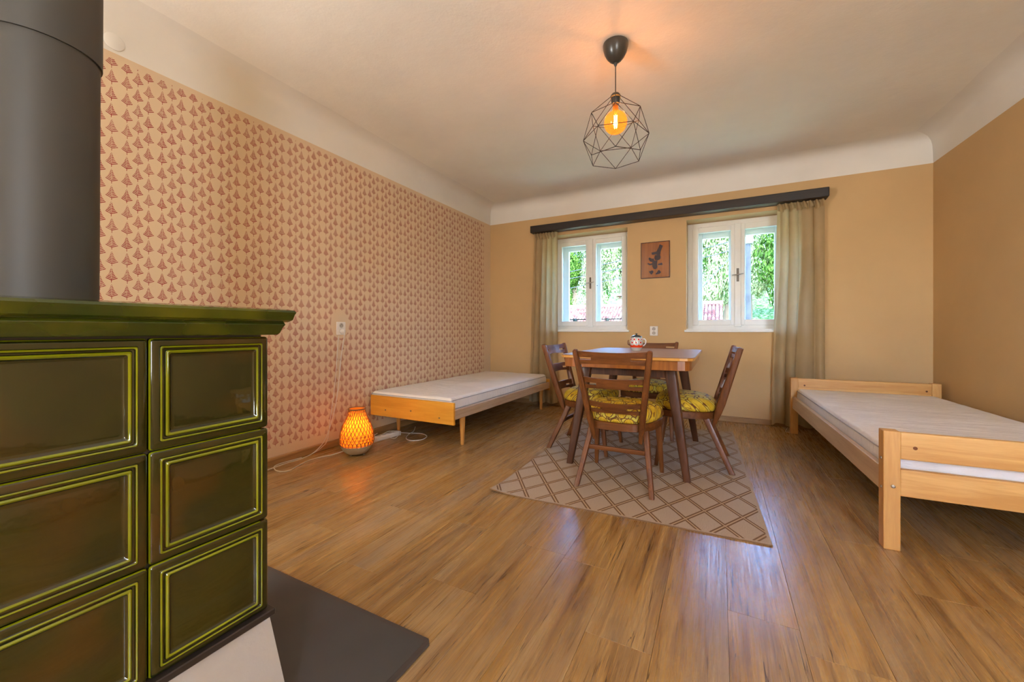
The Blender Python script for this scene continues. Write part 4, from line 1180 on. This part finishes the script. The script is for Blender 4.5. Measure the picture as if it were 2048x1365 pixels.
def crown_mesh(name, m, n, leaf, seed, sz=(1, 1, 1)):
    rnd = random.Random(seed); mb = MB(); blobs = []
    for k in range(16):
        a = rnd.uniform(0, 2 * PI); h = rnd.uniform(-.6, .95); rr = math.sqrt(max(.05, 1 - h * h)) * rnd.uniform(.3, .8)
        blobs.append((Vector((rr * math.cos(a), rr * math.sin(a), h * .85)), rnd.uniform(.26, .42)))
    verts, faces = [], []
    for i in range(n):
        c_, R = rnd.choice(blobs); d = Vector((rnd.gauss(0, 1), rnd.gauss(0, 1), rnd.gauss(0, 1))).normalized()
        p = c_ + d * R * rnd.uniform(.75, 1.05); p = Vector((p.x * sz[0], p.y * sz[1], p.z * sz[2]))
        nn = (d + Vector((rnd.uniform(-.6, .6), rnd.uniform(-.6, .6), rnd.uniform(-.2, .8)))).normalized()
        a_ = nn.orthogonal().normalized(); b_ = nn.cross(a_); th = rnd.uniform(0, 2 * PI)
        u_ = (a_ * math.cos(th) + b_ * math.sin(th)) * leaf * rnd.uniform(.7, 1.3); v_ = nn.cross(u_) * .62
        k = len(verts); verts += [p - u_, p - v_ * .8, p + u_, p + v_ * .8]; faces.append((k, k + 1, k + 2, k + 3))
    me = bpy.data.meshes.new(name); me.from_pydata([tuple(v) for v in verts], [], faces); me.materials.append(m); return me
CM = [crown_mesh('crown', M_LEAF, 15000, .030, 1), crown_mesh('crown', M_LEAFP, 14000, .030, 2), crown_mesh('crown', M_LEAFD, 16000, .028, 3), crown_mesh('crown', M_LEAF, 12000, .038, 4), crown_mesh('crown', M_LEAFP, 11000, .040, 5)]
def tree(x, y, h, r, kind, lab, squash=1.0):
    z = hill(x, y); rt = empty('tree', (x, y, z)); tag(rt, lab, 'tree', 'trees on the hillside outside')
    mb = MB().tube([(0, 0, -.2), (.05 * r, 0, h * .35), (-.03 * r, .05, h * .7)], [.09 * r + .05, .07 * r + .03, .03 * r + .02], 8)
    mb.build('trunk', M_BARK, rt)
    o = bpy.data.objects.new('crown', CM[kind]); link(o, rt); o.location = (0, 0, h - r * squash * .9); o.scale = (r, r, r * squash); o.rotation_euler = (0, 0, x * 3.1 + y)
TR = [(-10.2, 20.5, 6.9, 1.6, 1, 1.7, 'pale tree far to the left outside, beyond the left window'),
      (-7.2, 20.3, 7.0, 1.35, 0, 2.0, 'mid green tree at the left side of the left window view'),
      (-5.3, 20.0, 6.6, 1.30, 1, 2.0, 'pale yellow-green tree in the middle of the left window view'),
      (-3.6, 21.0, 7.4, 1.25, 2, 2.2, 'dark green tree behind the white chimney'),
      (-1.9, 20.6, 7.2, 1.3, 0, 2.0, 'mid green tree hidden from the lens behind the wall between the windows'),
      (-.35, 20.0, 7.0, 1.25, 4, 2.1, 'pale large-leaved tree in the left pane of the right window'),
      (1.15, 20.6, 7.4, 1.20, 1, 2.2, 'pale yellow-green tree directly behind the concrete pole'),
      (2.75, 19.6, 7.4, 1.35, 3, 2.1, 'bright green tree right of the concrete pole'),
      (5.0, 21.0, 7.4, 1.8, 4, 1.6, 'pale tree far to the right outside, beyond the right window'),
      (-9.0, 26.5, 6.8, 2.1, 2, 1.5, 'dark green tree high behind the left edge of the left window view'),
      (-5.9, 27.0, 6.8, 2.0, 0, 1.6, 'mid green tree high on the hill behind the middle of the left window view'),
      (-2.6, 27.0, 6.8, 2.0, 2, 1.6, 'dark green tree high on the hill between the two window views'),
      (.4, 27.0, 6.8, 2.0, 3, 1.6, 'mid green tree high on the hill behind the left pane of the right window'),
      (3.7, 27.0, 6.8, 2.1, 1, 1.5, 'pale green tree high on the hill behind the right pane of the right window')]
for (x, y, h, r, kd, sq, lab) in TR: tree(x, y, h, r, kd, lab, sq)

def shrub(x, y, r, kd, lab):
    z = hill(x, y); rt = empty('shrub', (x, y, z)); tag(rt, lab, 'shrub', 'shrubs below the trees outside')
    MB().tube([(0, 0, -.1), (0, .03, r * .5), (.1, 0, r)], [.06, .05, .03], 6).build('stem', M_BARK, rt)
    o = bpy.data.objects.new('foliage', CM[kd]); link(o, rt); o.location = (0, 0, r * 1.3); o.scale = (r, r, r * 1.5); o.rotation_euler = (0, 0, x)
shrub(1.15, 16.2, .80, 3, 'bright green shrub behind the foot of the concrete pole')
shrub(3.1, 15.9, .95, 4, 'pale shrub right of the concrete pole beside the curtain')
shrub(.75, 18.2, 1.0, 0, 'mid green shrub farther back, left of the concrete pole')
shrub(2.2, 18.0, 1.05, 1, 'pale green shrub farther back, right of the concrete pole')
shrub(-6.9, 15.4, .90, 0, 'mid green shrub left of the tiled roof')
# house roof across the road
def house():
    x0, x1, yr, zr, ye, ze = -5.62, 0.12, 15.2, 1.82, 11.6, -0.1
    rt = empty('neighbour_house', ((x0 + x1) / 2, yr, -2.6)); cx = (x0 + x1) / 2
    tag(rt, 'neighbouring house with sunlit red tiled roof and white chimney below the trees', 'house')
    wl = m_plain('cream_house_render', (.35, .31, .24), .9)
    w = MB(); w.box(x0 + .3 - cx, x1 - .3 - cx, ye + .5 - yr, 1.9, 0, ze + 2.55); w.build('house_wall', wl, rt)
    g = MB(); y_b = 2.0
    g.loft([[(x - cx, ye + .3 - yr, ze + 2.55), (x - cx, y_b, ze + 2.55), (x - cx, 0, zr + 2.52)] for x in (x0 + .3, x1 - .3)]); g.build('gable', wl, rt)
    b = MB(); slope = (ze - zr) / (ye - yr)
    rows = 24; colsn = 52; L = ye - yr
    for r in range(rows):
        for c in range(colsn):
            ya = L * (r + 1) / rows; yb = L * r / rows
            za = zr + slope * ya + 2.6; zb_ = zr + slope * yb + 2.6
            xa = x0 + (x1 - x0) * (c + .5 * (r % 2) * 0) / colsn - cx; xb = xa + (x1 - x0) / colsn - .02; xm = (xa + xb) / 2
            o_ = .035
            v = [(xa, ya, za + .0), (xm, ya, za + .06), (xb, ya, za + .0), (xb, yb, zb_ - .03), (xm, yb, zb_ + .03), (xa, yb, zb_ - .03), (xa, ya, za - .05), (xb, ya, za - .05)]
            vs = [b.bm.verts.new(q) for q in v]
            for f in ((0, 1, 4, 5), (1, 2, 3, 4), (0, 6, 7, 2, 1)): b.bm.faces.new([vs[i_] for i_ in f])
    t = NT('red_clay_tiles'); rr = t.geom().outputs['Random Per Island']
    tm = t.done(t.pbsdf(t.ramp(rr, [(0, (.13, .045, .034)), (.6, (.26, .115, .085)), (1, (.44, .28, .21))]), .8, 0, None, .2))
    o = b.build('roof_tiles', tm, rt, normals=False); o['kind'] = 'stuff'
    bk = MB(); bk.loft([[(x - cx, 0, zr + 2.56), (x - cx, y_b + .1, ze + 2.6), (x - cx, y_b + .1, ze + 2.55), (x - cx, 0, zr + 2.50)] for x in (x0, x1)]); bk.build('rear_roof', tm, rt)
    fr_ = MB(); fr_.loft([[(x - cx, 0, zr + 2.55), (x - cx, L, ze + 2.53), (x - cx, L, ze + 2.48), (x - cx, 0, zr + 2.50)] for x in (x0 + .02, x1 - .02)]); fr_.build('roof_underlay', tm, rt)
    MB().tube([(x0 - cx, 0, zr + 2.60), (x1 - cx, 0, zr + 2.60)], .09, 8).build('ridge', tm, rt)
    cxx = -3.22 - cx
    c_ = MB().box(cxx - .22, cxx + .22, .1, .6, zr + 1.9, zr + 2.85).build('chimney', m_plain('white_chimney_render', (.40, .36, .32), .9), rt)
    MB().box(cxx - .30, cxx + .30, .02, .68, zr + 2.98, zr + 3.03).build('chimney_cap', M_BARK, c_)
    for sx in (-1, 1):
        MB().box(cxx + sx * .18 - .03, cxx + sx * .18 + .03, .3, .36, zr + 2.85, zr + 2.98).build('cap_leg', M_BARK, c_)
house()
# concrete pole in front of the right window
pr = empty('utility_pole', (0.645, 11.9, -2.6)); tag(pr, 'grey concrete utility pole seen through the right window', 'pole')
cn = m_plain('weathered_concrete', (.050, .046, .046), .9, var=.3, vs=4)
MB().tube([(0, 0, 0), (0, 0, 5.75)], [.10, .075], 10).build('shaft', cn, pr, smooth=True, angle=50)
MB().box(-.13, .13, -.10, .10, 5.72, 5.90, .02).build('pole_cap', m_plain('pale_pole_head', (.20, .19, .17), .8), pr)
MB().box(-.30, .14, -.05, .05, 5.90, 6.02, .02).build('bracket', m_plain('pale_pole_head_bracket', (.20, .19, .17), .8), pr)
def wire_(a, b, lab, sag=.25, r=.012):
    a, b = Vector(a), Vector(b); pts = []
    for k in range(17):
        t = k / 16; p = a.lerp(b, t); p.z -= sag * 4 * t * (1 - t); pts.append(p)
    o = MB().tube(pts, r, 5).build('power_line', M_BLACK, smooth=True); tag(o, lab, 'wire')
wire_((-8.0, 13, 2.55), (.56, 11.88, 3.55), 'topmost thin power line crossing the left window view', .15)
wire_((-8.0, 13, 2.36), (.56, 11.88, 3.28), 'middle power line crossing the left window view', .15)
wire_((-8.0, 13, 1.98), (.56, 11.88, 3.05), 'lowest power line crossing the left window view', .15)
wire_((-1.6, 10.0, .55), (.60, 11.82, 3.2), 'single wire rising steeply to the pole outside the right window', .05)
# flower box rail outside the left window
rr_ = empty('window_box_rail', (-1.363, 5.02, .93)); tag(rr_, 'two-bar dark metal rail outside the bottom of the left window', 'rail')
dkm = m_plain('dark_green_metal', (.035, .04, .03), .5, .5)
MB().box(-.47, .47, -.006, .006, .104, .117).build('bar', dkm, rr_); MB().box(-.47, .47, -.006, .006, .056, .069).build('bar', dkm, rr_)
for x in (-.30, .12, .44): MB().box(x - .012, x + .012, -.10, .006, .040, .122, .001).build('bracket', dkm, rr_)
